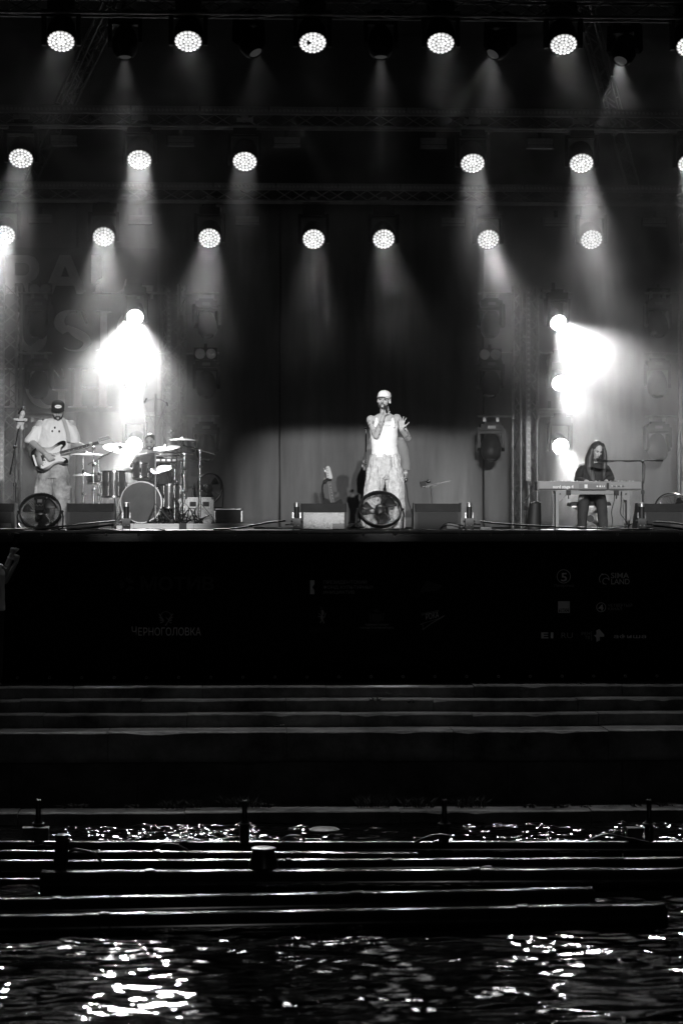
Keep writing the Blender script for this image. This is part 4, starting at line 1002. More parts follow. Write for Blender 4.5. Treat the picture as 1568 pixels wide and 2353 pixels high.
def drum(name, c, R, H, axis, label, m_top=None, lugs=8, group='drums of the kit', legs=0, zfloor=HR):
    """c = centre of the shell, axis = towards the top head"""
    t = thing(name, label, 'drum', c, 0, group); q = V(axis).normalized().to_track_quat('Z', 'Y').to_matrix().to_4x4()
    def P_(nm, b, m): o = b.make(nm, m, t); o.matrix_local = q; return o
    P_('shell', B().lathe([(R * .97, -H / 2), (R, -H / 2 + .004), (R, H / 2 - .004), (R * .97, H / 2)], 32), SHELL)
    for s, nm, m in ((1, 'top_head', m_top or HEADM), (-1, 'bottom_head', HEADM)):
        P_(nm, B().lathe([(R * 1.0, s * H / 2), (R * .96, s * (H / 2 + .006)), (0, s * (H / 2 + .008))], 32), m)
        P_('hoop', B().lathe([(R * 1.0, s * (H / 2 - .012)), (R * 1.055, s * (H / 2 - .012)), (R * 1.055, s * (H / 2 + .014)), (R * 1.0, s * (H / 2 + .014))], 32, loop=True), CHROME if name != 'bass_drum' else SHELL)
    lm = B().cyl((0, 0, -H / 2), (0, 0, H / 2), .004, n=6).cap((0, 0, -.025), .012, (0, 0, .025), .012, 8).mesh('lug', CHROME)
    for k in range(lugs):
        a = 2 * pi * (k + .5) / lugs; o = put('lug', lm, t); o.matrix_local = q @ Matrix.Translation((R * 1.03 * cos(a), R * 1.03 * sin(a), 0))
    for k in range(legs):
        a = 2 * pi * (k + .3) / legs; B().cyl((R * 1.05 * cos(a), R * 1.05 * sin(a), .05), (R * 1.08 * cos(a), R * 1.08 * sin(a), zfloor - c[2] + .01), .007, n=8).make('leg', CHROME, t)
    return t
kc = at(324, 1150, 35.3); kc.z = HR + .315
kick = drum('bass_drum', (kc.x, kc.y + .2, kc.z), .30, .40, (0, -1, .04), 'big bass drum with pale front head facing out', KICKH, 10)
for s in (-1, 1): B().cyl((s * .28, -.02, -.1), (s * .4, -.12, -.30), .009, n=8).make('spur', CHROME, kick)
B().lathe([(.05, -.222), (.055, -.226), (.0, -.227)], 20, Matrix.Rotation(pi / 2, 4, 'X') @ Matrix.Scale(-1, 4, (0, 0, 1)) if False else Matrix.Translation((.11, -.0, -.09)) @ Matrix.Rotation(-pi / 2, 4, 'X') @ Matrix.Scale(-1, 4, (0, 0, 1))).make('port_ring', FELT, kick)
drum('rack_tom', at(323, 1082, 35.5), .125, .21, (0, .1, 1), 'small tom mounted over the bass drum', lugs=6)
drum('rack_tom', at(372, 1094, 35.5), .15, .20, (-.15, -.35, 1), 'tom with bright tilted head, right of the small tom', lugs=6)
p = at(262, 1112, 35.6); drum('floor_tom', p, .19, .38, (0, 0, 1), 'floor tom on legs, left of the bass drum', lugs=8, legs=3)
p = at(388, 1140, 35.5); drum('floor_tom', p, .18, .34, (0, 0, 1), 'floor tom on legs, right of the bass drum', lugs=8, legs=3)
p = at(226, 1100, 35.9); sn = drum('snare_drum', p, .175, .14, (0, 0, 1), 'snare drum on a chrome stand, left of the floor tom', lugs=8)
def cymbal(c, R, axis, label):
    t = thing('cymbal', label, 'cymbal', c, 0, 'cymbals of the drum kit'); t.rotation_mode = 'QUATERNION'; t.rotation_quaternion = V(axis).to_track_quat('Z', 'Y')
    B().lathe([(.012, .030), (.03, .028), (.05, .015), (.06, .012), (R * .6, .002), (R, -.014), (R, -.0165), (R * .6, -.001), (.06, .009), (.05, .012), (.03, .025), (.012, .027)], 36).make('bow', CYM, t)
    B().lathe([(.02, .03), (.02, .038), (.008, .042), (.008, .06), (0, .06)], 12).make('wing_nut', CHROME, t)
    return t
def cymbal_stand(x, Y, ytop, label, boom=None, base_z=HR, r=.0125):
    p = floor_at(x, Y, base_z); h = at(x, ytop, Y).z - base_z; t = thing('cymbal_stand', label, 'stand', p, 0, 'chrome drum hardware stands')
    B().cyl((0, 0, .06), (0, 0, h * .45), r * 1.25, n=12).make('lower_tube', CHROME, t); B().cyl((0, 0, h * .45), (0, 0, h), r * .85, n=12).make('upper_tube', CHROME, t)
    for z in (h * .45, h * .78): B().lathe([(r * 1.1, -.025), (r * 1.9, -.02), (r * 1.9, .02), (r * 1.1, .025)], 12).ball((r * 2.2, 0, 0), (.018, .008, .01), 8, 6).make('clamp', CHROME, t, 30, (0, 0, z))
    for k in range(3):
        a = 2 * pi * k / 3 + x
        for dz in (0, 1):
            B().cyl((.02 * cos(a), .02 * sin(a), .30 - dz * .22), (.27 * cos(a) * (1 - dz * .45), .27 * sin(a) * (1 - dz * .45), .02 + dz * .12 * .9), .006, n=6).make('leg' if not dz else 'leg_brace', CHROME, t)
        B().ball((.27 * cos(a), .27 * sin(a), .018), .018, 8, 6).make('rubber_foot', RUBBER, t)
    if boom:
        a, c = boom[0] - p, boom[1] - p
        B().cyl(a, c, r * .75, n=10).make('boom', CHROME, t); B().ball((0, 0, h), (.028, .03, .028), 10, 8).make('tilter', CHROME, t)
    return t
cymbal(at(421, 1009, 35.7), .245, (.02, -.03, 1), 'thin crash cymbal seen edge-on, the rightmost cymbal')
cymbal_stand(459, 35.6, 1034, 'chrome boom stand carrying the rightmost cymbal', (at(420, 1023, 35.7), at(495, 1043, 35.55)))
B().tube(smoothpath([tuple(at(x, y, 35.7)) for x, y in ((421, 1012), (421, 1018), (425, 1024), (432, 1028))], 4), .008, 8).make('cymbal_arm', CHROME, bpy.data.objects['cymbal_stand']).matrix_parent_inverse = Matrix.Translation(-bpy.data.objects['cymbal_stand'].location)
cymbal_stand(423, 35.2, 1042, 'thick chrome stand with level boom, right of the bass drum', (at(374, 1038, 35.2), at(444, 1043, 35.2)))
cymbal_stand(401, 35.1, 1078, 'short chrome stand nearest the bass drum on its right'); cymbal_stand(416, 36.3, 1060, 'chrome stand behind the thick one on the right of the kit')
cymbal_stand(191, 34.9, 1050, 'chrome stand just right of the guitarist'); cymbal_stand(215, 35.3, 1030, 'tallest of the chrome stands left of the kit', (at(202, 1067, 35.3), at(264, 1034, 35.3)))
cymbal_stand(227, 34.95, 1056, 'chrome stand third from the guitarist')
cymbal(at(196, 1042, 35.0), .26, (.0, -.05, 1), 'dark cymbal seen edge-on beside the guitar neck'); cymbal(at(276, 1028, 35.6), .26, (.12, -.32, 1), 'large tilted cymbal in the glare above the drums')
cymbal(at(191, 1090, 35.2), .17, (0, -.03, 1), 'low hi-hat cymbal right of the guitarist'); cymbal(at(382, 1027, 36.2), .22, (-.1, -.2, 1), 'cymbal behind the overhead mic stand')
cymbal(at(425, 1055, 36.6), .2, (.1, -.05, 1), 'dark cymbal seen edge-on behind the thick chrome stand')
t = thing('drum_pad', 'electronic drum pad box with a bar on the right of the kit', 'drum pad', at(382, 1058, 35.4)); B().box((0, 0, 0), (.32, .22, .06)).make('body', BLACK, t, 0)
for k in range(4): B().box((-.12 + .08 * k, -.115, .005), (.05, .008, .03)).make('pad', (WHITEP if k == 3 else STEEL), t, 0)
B().tube([(-.17, -.03, .07), (.2, -.03, .075)], .011, 8).make('bar', CHROME, t)
# overhead mics
t = thing('overhead_stand', 'tall thin stand with two splayed overhead microphones over the drums', 'stand', floor_at(357, 35.0, HR)); o_ = V(t.location); GREYM = mat('grey_tube', .16, .4, .7)
B().cyl((0, 0, .08), (0, 0, at(357, 904, 35.0).z - HR), .0125, n=10).make('pole', GREYM, t)
for k in range(3): B().cyl((0, 0, .3), (.25 * cos(2.1 * k), .25 * sin(2.1 * k), .012), .009, n=8).make('leg', GREYM, t)
for s, x in ((-1, 331), (1, 383)):
    B().tube(smoothpath([tuple(at(*q, 35.0) - o_) for q in ((357, 917), (357 + s * 12, 917.5), (x, 926))], 4), .006, 6).make('arm', GREYM, t)
    B().tube([tuple(at(*q, 35.0) - o_) for q in ((357, 985), (x - s * 2, 930))], .004, 6).make('strut', GREYM, t)
    B().cyl(at(x, 924, 35.0) - o_, at(x - s * 6 if s < 0 else x + 2, 914 if s < 0 else 932, 34.98) - o_, .012, n=10).make('overhead_mic', BLACKM, t)
# amp, case
PERF = mat('perforated_white', .6, .5, var=(90, .7))
t = thing('perforated_amp', 'white perforated cabinet with two dark windows, right of the drums', 'amplifier', floor_at(458, 36.0, HR))
B().box((0, .12, .205), (.43, .3, .40)).make('cabinet', WHITEP, t, 0); B().box((0, -.036, .205), (.41, .01, .38)).make('grille_panel', PERF, t, 0)
for s in (-1, 1):
    B().box((s * .1, -.044, .30), (.13, .012, .10)).make('window_frame', WHITEP, t, 0); B().box((s * .1, -.047, .30), (.10, .012, .075)).make('window', DARKGLASS, t, 0)
    for z in (.02, .39): B().ball((s * .2, -.03, z), .022, 8, 6).make('corner', STEEL, t)
t = thing('flight_case', 'black flight case with metal edges beside the white cabinet', 'case', floor_at(524, 36.2, HR)); b = B().box((0, .15, .115), (.42, .3, .22)); b.make('box', BLACK, t, 0)
for s in (-1, 1):
    B().box((s * .207, 0, .115), (.02, .015, .224)).make('edge', CHROMED, t, 0)
    for z in (.012, .218): B().ball((s * .207, .0, z), .024, 8, 6).make('corner', STEEL, t)
B().box((0, 0, .225), (.42, .02, .012)).make('lid_edge', CHROMED, t, 0)
t = thing('flight_case', 'tall dark flight case hidden behind the drums under the fan', 'case', floor_at(478, 37.05, 0)); B().box((0, .05, .16), (.6, .5, .32)).make('box', BLACK, t, 0)
# tangle of pedals and cables at the foot of the kit
rnd = random.Random(4)
for k in range(9):
    x = 395 + 9 * k; pts = [(x + rnd.uniform(-16, 16), 1202 - rnd.uniform(0, 34) * (0 if i in (0, 4) else 1), 35.0 + rnd.uniform(-.1, .35)) for i in range(5)]
    o = cable(pts, .009, 'black cable in the tangle by the drum stands, ' + ('leftmost of all, by the bass drum', 'second from the bass drum', 'third from the bass drum', 'left of the thick chrome stand', 'by the thick chrome stand', 'left of the white cabinet', 'at the white cabinet edge', 'under the cabinet windows', 'rightmost of all')[k], 'cables tangled at the drum stands')
t = thing('drum_pedal', 'chrome bass drum pedal between the drum stands', 'pedal', floor_at(412, 34.9, HR)); B().box((0, 0, .02), (.1, .26, .012), Matrix.Rotation(.2, 4, 'X')).make('footboard', CHROME, t, 0)
for s in (-1, 1): B().cyl((s * .05, .1, 0), (s * .05, .1, .2), .008, n=8).make('post', CHROME, t)
B().cyl((-.06, .1, .19), (.06, .1, .19), .008, n=8).make('axle', CHROME, t); B().cyl((0, .1, .19), (0, .16, .33), .004, n=6).ball((0, .17, .34), .025, 10, 8).make('beater', WHITEP, t)
# ---- keyboard, stand, stool
KEYM = mat('keyboard_shell', .15, .35, var=(3, .1)); KEYW = mat('piano_keys', .75, .3); PNL = mat('keyboard_panel', .09, .4)
Yk = 32.25; kl, kr = at(1238, 1115, Yk), at(1472, 1115, Yk); kw = kr.x - kl.x; zk0, zk1 = at(1350, 1125.5, Yk).z, at(1350, 1105, Yk).z
t = thing('keyboard', 'long stage piano with white lettering on its back', 'keyboard', ((kl.x + kr.x) / 2, Yk, zk0)); hk = zk1 - zk0
b = B(); b.add([(-kw / 2, .02, 0), (kw / 2, .02, 0), (kw / 2, .34, 0), (-kw / 2, .34, 0), (-kw / 2, 0, .02), (kw / 2, 0, .02), (kw / 2, 0, hk - .008), (-kw / 2, 0, hk - .008), (-kw / 2, .02, hk), (kw / 2, .02, hk), (kw / 2, .34, hk - .03), (-kw / 2, .34, hk - .03)],
    [(3, 2, 1, 0), (0, 1, 5, 4), (4, 5, 6, 7), (7, 6, 9, 8), (8, 9, 10, 11), (11, 10, 2, 3), (0, 4, 7, 8, 11, 3), (1, 2, 10, 9, 6, 5)]); b.make('shell', KEYM, t, 0)
B().box((-kw / 2 - .014, .17, hk / 2), (.026, .33, hk * .94)).make('end_block', WOODD, t, 0); B().box((kw / 2 + .014, .17, hk / 2), (.026, .33, hk * .94)).make('end_block', WOODD, t, 0)
def KX(x): return (at(x, 1115, Yk).x - (kl.x + kr.x) / 2)
me = text_mesh('nord stage 4', .062, WHITEP, .024, .0012); xs_ = [v.co.x for v in me.vertices]; kk = (KX(1316) - KX(1269)) / (max(xs_) - min(xs_))
for v in me.vertices: v.co.x *= kk; v.co.y *= 1.0
put('lettering', me, t, (KX(1269), -.002, at(0, 1120.5, Yk).z - zk0), UPR)
B().box((KX(1352), -.003, hk * .42), (.28, .006, hk * .62)).make('socket_panel', PNL, t, 0); B().box((KX(1345), -.008, hk * .42), (.042, .006, .05)).make('rating_label', WHITEP, t, 0)
for x in (1371, 1377.5): B().lathe([(.013, 0), (.012, .005), (.0, .006)], 12, Matrix.Translation((KX(x), -.006, hk * .42)) @ Matrix.Rotation(pi / 2, 4, 'X')).make('socket', WHITEP, t)
for x in (1383, 1387): B().box((KX(x), -.008, hk * .42), (.008, .006, .02)).make('socket', WHITEP, t, 0)
for k in range(6): B().ball((KX(1405 + 5 * k), -.01, hk * .42), (.014, .02, .012), 8, 6).make('plug', CHROMED if k % 2 else WHITEP, t)
B().box((KX(1395), -.006, hk * .45), (.035, .012, hk * .7)).make('clip', BLACK, t, 0)
for k in range(24): B().box((KX(1258 + 8.6 * k), .05 + .02 * (k % 3), hk + .002), (.012, .012, .012)).make('knob', WHITEP if k % 3 else BLACK, t, 0)
wk_ = (kw - .06) / 52; kmesh = B().box((0, 0, 0), (wk_ * .93, .14, .02)).mesh('key', KEYW, 0)
for k in range(52): put('key', kmesh, t, (-kw / 2 + .03 + wk_ * (k + .5), .42 - .005, hk - .045))
B().box((0, .42, hk - .075), (kw, .15, .036)).make('key_bed', KEYM, t, 0)
zt = zk0 - .003
t = thing('keyboard_stand', 'brushed aluminium table stand under the keyboard', 'keyboard stand', floor_at(1362, Yk + .08)); o_ = V(t.location); a, c = at(1277, 1130, Yk).x - o_.x, at(1448, 1130, Yk).x - o_.x; ALUB = mat('brushed_aluminium', .10, .4, .3, var=(30, .12), stretch=(1, 1, 8))
for yy in (0, .26): B().box(((a + c) / 2, yy, zt - .03), (c - a, .03, .05)).make('rail', ALUB, t, 0)
for x in (a + .022, c - .022):
    for yy in (0, .26): B().box((x, yy, (zt - .06) / 2), (.044, .04, zt - .06)).make('leg', ALUB, t, 0)
for s, x in ((1, a), (-1, c)):
    B().prism([(x, zt - .004), (x + s * .2, zt - .004), (x + s * .09, zt - .13), (x, zt - .14)] if s > 0 else [(x, zt - .004), (x, zt - .14), (x - .09, zt - .13), (x - .2, zt - .004)], -.024, -.018, Matrix(((1, 0, 0, 0), (0, 0, 1, 0), (0, 1, 0, 0), (0, 0, 0, 1)))).make('gusset', ALUB, t, 0)
    B().lathe([(.012, 0), (.012, .012), (0, .014)], 10, Matrix.Translation((x + s * .06, -.024, zt - .05)) @ Matrix.Rotation(pi / 2, 4, 'X')).make('bolt', BLACK, t)
for x in (1306, 1416): B().box((at(x, 1130, Yk).x - o_.x, -.045, zt - .035), (.06, .05, .07)).cyl((at(x, 1130, Yk).x - o_.x, -.045, zt - .12), (at(x, 1130, Yk).x - o_.x, -.045, zt - .07), .008, n=8).make('keyboard_clamp', BLACK, t, 0)
Ys = 33.25
t = thing('keyboard_stool', 'black padded stool with crossed legs behind the keyboard', 'stool', floor_at(1352, Ys)); zs = at(1352, 1166, Ys).z; o_ = V(t.location)
w_ = at(1401, 1160, Ys).x - at(1303, 1160, Ys).x
B().box((0, 0, zs + .015), (w_ * .86, .26, .02)).make('seat_frame', STEEL, t, 0)
o = B().box((0, 0, zs + .055), (w_, .32, .06), taper=.93).make('seat', RUBBER, t, 20); bv = o.modifiers.new('soft', 'BEVEL'); bv.width = .022; bv.segments = 3
for s in (-1, 1):
    for yy in (-.12, .12): B().cyl((s * .2, yy, .02), (-s * .19, yy, zs + .01), .014, n=8).make('leg', STEEL, t)
    B().cyl((s * .2, -.17, .02), (s * .2, .17, .02), .014, n=8).make('foot_bar', STEEL, t)
B().lathe([(.05, -.14), (.05, -.12), (0, -.12)], 16, Matrix.Translation((0, 0, zs * .5)) @ Matrix.Rotation(pi / 2, 4, 'X') @ Matrix.Scale(-1, 4, (0, 0, 1))).make('hub', RUBBER, t)
# dark cloth bag at the foot of the tower
o = B().loft([((0, 0, 0), .09, .08), ((.0, 0, .1), .1, .085), ((.01, 0, .28), .085, .07), ((.015, 0, .36), .08, .06), ((.02, 0, .385), .04, .03)], 16).make('cloth_bag', FELT, None, 40, floor_at(1226, 31.6)); tag(o, 'black cloth bundle standing at the foot of the tower by the keyboard', 'bag')
o = B().box((0, 0, .02), (.14, .1, .035)).box((.02, -.052, .02), (.05, .01, .02)).make('cable_box', STEEL, None, 0, floor_at(1115, 30.3)); tag(o, 'small dull metal box on the stage lip right of the jet', 'box')
# ================================================================ PEOPLE
SKIN = mat('skin', .42, .5, var=(14, .10), bump=(70, .08)); SKINL = mat('light_skin', .52, .5, var=(14, .08))
HAIRD = mat('dark_hair', .035, .45, var=(40, .4), stretch=(1, 1, .15)); HAIRB = mat('long_brown_hair', .06, .42, var=(70, .5), stretch=(1, 1, .06)); EYEM = mat('eye_dark', .03, .15)
WTEE = mat('white_cotton', .72, .85, var=(5, .06), bump=(120, .1)); WTANK = mat('white_ribbed_cotton', .84, .85, bump=(140, .12), stretch=(1, 1, .1))
WCRINK = mat('pale_crinkled_trousers', .52, .7, var=(16, .25), bump=(34, 1.0)); CARGO = mat('mottled_cargo_trousers', .33, .85, var=(7, .55), bump=(50, .4))
GSHIRT = mat('grey_shirt', .30, .85, var=(4, .15)); DSUIT = mat('dark_suit_cloth', .035, .8, var=(6, .3)); SHOEW = mat('white_shoe', .75, .5); SHOED = mat('dark_shoe', .04, .5)
CAPW = mat('white_cap', .82, .8); CAPD = mat('dark_cap', .03, .8); INK = mat('tattoo_ink', .10, .6)
def flesh(name, b, m, parent, off, voxel=.006, it=3, fold=None, smooth=60):
    me = b.mesh('raw', None, 0); o = bpy.data.objects.new('raw', me); COL.objects.link(o)
    r = o.modifiers.new('r', 'REMESH'); r.mode = 'VOXEL'; r.voxel_size = voxel
    if it: s = o.modifiers.new('s', 'SMOOTH'); s.iterations = it; s.factor = .5
    out = ev_mesh(o); bpy.data.objects.remove(o); bpy.data.meshes.remove(me)
    if fold:
        amp, sx, sz, fine = fold; new = []
        for v in out.vertices:
            c = v.co; q = V((c.x * sx, c.y * sx, c.z * sz))
            f = 1 - abs(noise.noise(q)) * 2.2; g = 1 - abs(noise.noise(q * 2.3 + V((5, 1, 2)))) * 2.2
            h = noise.noise(V((c.x * 40 + c.z * 25, c.y * 40, c.z * 40)))
            new.append(c + v.normal * (amp * (.6 * f + .4 * g) + fine * h))
        for v, c in zip(out.vertices, new): v.co = c
    out.name = name
    for v in out.vertices: v.co -= off
    out.materials.clear(); out.materials.append(m)
    out.polygons.foreach_set('use_smooth', [True] * len(out.polygons)); out.update()
    return put(name, out, parent)
def hand(b, w, d, n, thumb=1, curl=(20, 20, 20, 20), spread=.0, s=1.0, tcurl=20, tout=55):
    """w wrist, d direction of the hand, n palm side; thumb=+1: the thumb lies along d x n"""
    d = V(d).normalized(); n = V(n); n = (n - d * n.dot(d)).normalized(); t = d.cross(n) * thumb
    for k, x in enumerate((-.028, -.009, .010, .029)):
        b.cap(w + t * x * .6 * s, .014 * s, w + d * .085 * s + t * x * s * 1.02, .0125 * s, 8)
    for k, (x, L) in enumerate(((.031, .068), (.0105, .077), (-.0105, .071), (-.031, .056))):
        p = w + d * .086 * s + t * x * s; dd = (d + t * x * 14 * spread).normalized(); a = 0
        for j, f in enumerate((.42, .32, .26)):
            a += radians(curl[k]) * (1, 1.2, .8)[j]
            ax = dd * cos(a) + n * sin(a); q = p + ax * L * f * s
            b.cap(p, (.0098, .0092, .0085)[j] * s, q, (.0092, .0085, .0075)[j] * s, 8); p = q
    p = w + d * .025 * s + t * .022 * s + n * .006 * s
    for j, (L, r) in enumerate(((.042, .0135), (.032, .0108), (.027, .0095))):
        a = radians(tout) - j * radians(tcurl) * .6; ax = (d * cos(a) + t * sin(a) + n * (.25 + .012 * tcurl * j)).normalized(); q = p + ax * L * s
        b.cap(p, r * s, q, r * .9 * s, 8); p = q
def head_shapes(b, M, s=1.0, ears=True, slim=1.0):
    A = lambda x, y, z: M @ V((x * s * slim, y * s, z * s))
    Ms = M @ Matrix.Diagonal((s * slim, s, s, 1))
    b.ball((0, .01, .035), (.073, .093, .088), 18, 12, Ms); b.ball((0, -.022, -.035), (.060, .068, .075), 16, 10, Ms); b.ball((0, -.062, -.09), (.026, .024, .02), 10, 8, Ms)
    b.cap(A(-.036, -.076, .026), .013 * s, A(.036, -.076, .026), .013 * s, 8)
    b.cap(A(0, -.086, .018), .0095 * s, A(0, -.111, -.026), .0135 * s, 8); b.cap(A(-.011, -.097, -.028), .009 * s, A(.011, -.097, -.028), .009 * s, 8)
    b.cap(A(-.016, -.086, -.054), .0085 * s, A(.016, -.086, -.054), .0085 * s, 8); b.cap(A(-.013, -.085, -.065), .0095 * s, A(.013, -.085, -.065), .0095 * s, 8)
    for q in (-1, 1):
        b.ball((q * .045, -.055, -.02), (.02, .026, .02), 10, 8, Ms)
        if ears: b.ball((q * .079, .012, -.005), (.012, .022, .034), 10, 8, Ms)
def head_details(t, off, M, s=1.0, brows=True, beard=False, slim=1.0, hair=HAIRD):
    Ms = Matrix.Translation(-off) @ M @ Matrix.Diagonal((s * slim, s, s, 1))
    e = B()
    for q in (-1, 1): e.ball((q * .032, -.074, .004), (.0135, .008, .0065), 10, 8, Ms)
    e.make('eyes', EYEM, t, 60)
    e = B()
    for q in (-1, 1): e.tube([Ms @ V((q * .014, -.091, .027)), Ms @ V((q * .034, -.090, .033)), Ms @ V((q * .052, -.078, .027))], .0048 * s, 6)
    e.make('eyebrows', hair, t, 60)
    e = B(); e.tube([Ms @ V((-.018, -.094, -.0595)), Ms @ V((0, -.0965, -.0595)), Ms @ V((.018, -.094, -.0595))], .0026 * s, 6); e.make('mouth', EYEM, t, 60)
    if beard:
        b = B(); A = lambda x, y, z: M @ V((x * s, y * s, z * s)); pts = [(-.066, -.01, -.025), (-.060, -.026, -.056), (-.040, -.054, -.086), (0, -.068, -.098), (.040, -.054, -.086), (.060, -.026, -.056), (.066, -.01, -.025)]
        for i in range(6): b.cap(A(*pts[i]), (.006, .010, .015, .018, .015, .010)[i] * s, A(*pts[i + 1]), (.010, .015, .018, .015, .010, .006)[i] * s, 8)
        b.cap(A(-.024, -.088, -.056), .008 * s, A(0, -.096, -.044), .008 * s, 8); b.cap(A(.024, -.088, -.056), .008 * s, A(0, -.096, -.044), .008 * s, 8)
        b.cap(A(-.026, -.086, -.06), .008 * s, A(-.024, -.07, -.088), .012 * s, 8); b.cap(A(.026, -.086, -.06), .008 * s, A(.024, -.07, -.088), .012 * s, 8)
        flesh('beard', b, hair, t, off, .005, 2)
def cap_mesh(t, off, M, m, brim_yaw=0.0, patch=False):
    Ms = Matrix.Translation(-off) @ M
    prof = [(1.0, -.002), (1.0, .02), (.96, .042), (.85, .062), (.62, .079), (.3, .087), (0, .089)]
    b = B().lathe(prof, 28, Ms @ Matrix.Translation((0, .008, .045)) @ Matrix.Diagonal((.084, .105, 1, 1)))
    b.lathe([(.009, .082), (.006, .093), (0, .094)], 10, Ms @ Matrix.Translation((0, .008, .045)))
    c = b.make('cap', m, t, 50)
    Mb = Ms @ Matrix.Translation((0, .008, .056)) @ Matrix.Rotation(.08, 4, 'X') @ Matrix.Rotation(brim_yaw, 4, 'Z'); n = 14; vs = []
    for k in (0, 1):
        for i in range(n + 1):
            a = -pi * .40 + pi * .8 * i / n
            for r in (0, .5, 1):
                ext = .085 * r * cos(a) ** .6 if cos(a) > 0 else 0
                vs.append((sin(a) * (.082 + .006 * r), -cos(a) * .104 - ext, -.012 * r - .020 * (sin(a) ** 2) * r + .004 * k))
    m3 = (n + 1) * 3; fs = []
    for i in range(n):
        for r in range(2):
            a = i * 3 + r; fs.append((a, a + 3, a + 4, a + 1)); fs.append((m3 + a, m3 + a + 1, m3 + a + 4, m3 + a + 3))
        a = i * 3 + 2; fs.append((a, a + 3, m3 + a + 3, m3 + a)); a = i * 3; fs.append((a + 3, a, m3 + a, m3 + a + 3))
    fs += [(0, 1, m3 + 1, m3), (1, 2, m3 + 2, m3 + 1), (n * 3 + 1, n * 3, m3 + n * 3, m3 + n * 3 + 1), (n * 3 + 2, n * 3 + 1, m3 + n * 3 + 1, m3 + n * 3 + 2)]
    B().add(vs, fs, Mb).make('cap_brim', m, c, 50)
    if patch:
        p = B(); Mp = Ms @ Matrix.Translation((.004, -.099, .085)) @ Matrix.Rotation(-.30, 4, 'X') @ Matrix.Rotation(pi / 2, 4, 'X'); p.lathe([(1, -.006), (1, .002), (0, .003)], 28, Mp @ Matrix.Diagonal((.043, .023, 1, 1))); p.make('cap_patch', WHITEP, c, 30)
        g = B()
        for i in range(6): g.box((-.026 + .0105 * i, .0, .003), (.007, .007 + .003 * (i % 2), .002), Mp)
        g.make('patch_stitching', GREYP, c, 0)['kind'] = 'stuff'
    return c
def shoe(t, off, heel, toe, m, w=.05):
    h, e = V(heel), V(toe); d = (e - h); d.z = 0; L = d.length; q = d.normalized().to_track_quat('Y', 'Z')
    b = B(); Mx = Matrix.Translation(h) @ q.to_matrix().to_4x4()
    for y, r, z in ((0, .9, .05), (.25, .95, .055), (.5, 1.0, .05), (.78, 1.05, .04), (.98, .85, .03)):
        b.ball((0, L * y, z * .55), (w * r * .8, L * .2, z * .55), 12, 8, Mx)
    b.box((0, L * .5, .012), (w * 1.5, L * 1.1, .024), Mx); return flesh('shoe', b, m, t, off, .007, 2)
def headM(c, yaw=0, pitch=0, roll=0):
    """yaw turns the face towards image right, pitch bends it down"""
    return Matrix.Translation(c) @ Matrix.Rotation(radians(yaw), 4, 'Z') @ Matrix.Rotation(radians(pitch), 4, 'X') @ Matrix.Rotation(radians(roll), 4, 'Y')
def loftpx(b, rows, Y, n=24): b.loft([(at(r[0], r[1], Y + (r[4] if len(r) > 4 else 0)), r[2], r[3]) for r in rows], n); return b
def chain(b, pts, rs, n=12):
    for i in range(len(pts) - 1): b.cap(pts[i], rs[i], pts[i + 1], rs[i + 1], n)
# ---------------------------------------------------------------- singer
YS = 30.95
def S(x, y, dy=0.0): return at(x, y, YS + dy)
root = floor_at(880, YS); t = thing('person', 'man singing in white cap, white tank top and pale baggy trousers', 'person', root)
b = B(); Mh = headM(S(881.5, 920, -.02), -15, -4, 3)
head_shapes(b, Mh, 1.02)
b.cap(S(883, 938, .0), .058, S(884, 958, .03), .064)
loftpx(b, ((884, 948, .06, .05), (883, 953, .12, .075), (882, 960, .172, .095), (881, 972, .178, .11), (881, 990, .172, .115), (882, 1010, .162, .11), (883, 1030, .158, .105), (884, 1050, .165, .11), (884, 1075, .17, .115), (884, 1098, .14, .11)), YS)
sl, el, wl = S(852, 964), S(864, 1001, -.14), S(880, 957, -.24); sr, er, wr = S(911, 961), S(937, 1006, -.03), S(921.5, 985, -.22)
chain(b, (sl, sl.lerp(el, .35), el, el.lerp(wl, .3), wl), (.062, .056, .043, .046, .030)); chain(b, (sr, sr.lerp(er, .35), er, er.lerp(wr, .3), wr), (.062, .056, .042, .044, .030))
hand(b, wl, (.25, -.25, .93), (.85, .1, -.25), -1, (70, 80, 85, 90), 0, 1.0, 45, 40)
hand(b, wr, (.03, -.12, 1), (.12, -1, -.1), 1, (10, 6, 8, 14), .9, 1.0, 12, 52)
for hx, kx, ax_ in (((870, 1098), (860, 1150), (848, 1204)), ((899, 1098), (905, 1150), (909, 1206))):
    chain(b, (S(*hx), S(*kx), S(*ax_)), (.085, .055, .04))
flesh('body', b, SKIN, t, root, .006, 3)
head_details(t, root, Mh, 1.02, True, True); cap_mesh(t, root, Mh @ Matrix.Scale(1.03, 4), CAPW)
b = B(); loftpx(b, ((882, 972, .176, .118), (881, 980, .183, .122), (881, 992, .181, .125), (882, 1010, .171, .120), (883, 1030, .168, .116), (884, 1044, .176, .122), (884, 1050, .180, .126)), YS)
for x0, x1 in ((858, 861), (908, 905)):
    chain(b, (S(x0 + 4 * (1 if x0 < 880 else -1), 978, -.095), S(x1 + (4 if x1 < 880 else -4), 963, -.068), S(x1 + (4 if x1 < 880 else -4), 957, .0), S(x1, 964, .08), S(x0, 980, .10)), (.026, .021, .018, .021, .026))
b.loft([(S(883, 968, -.075), .11, .04), (S(883, 976, -.08), .15, .05)], 16)
flesh('tank_top', b, WTANK, t, root, .0065, 5, (.006, 4, 15, .0008))
b = B(); loftpx(b, ((884, 1045, .174, .121), (884, 1056, .186, .128), (883, 1075, .200, .136), (883, 1090, .195, .132), (883, 1100, .12, .09)), YS)
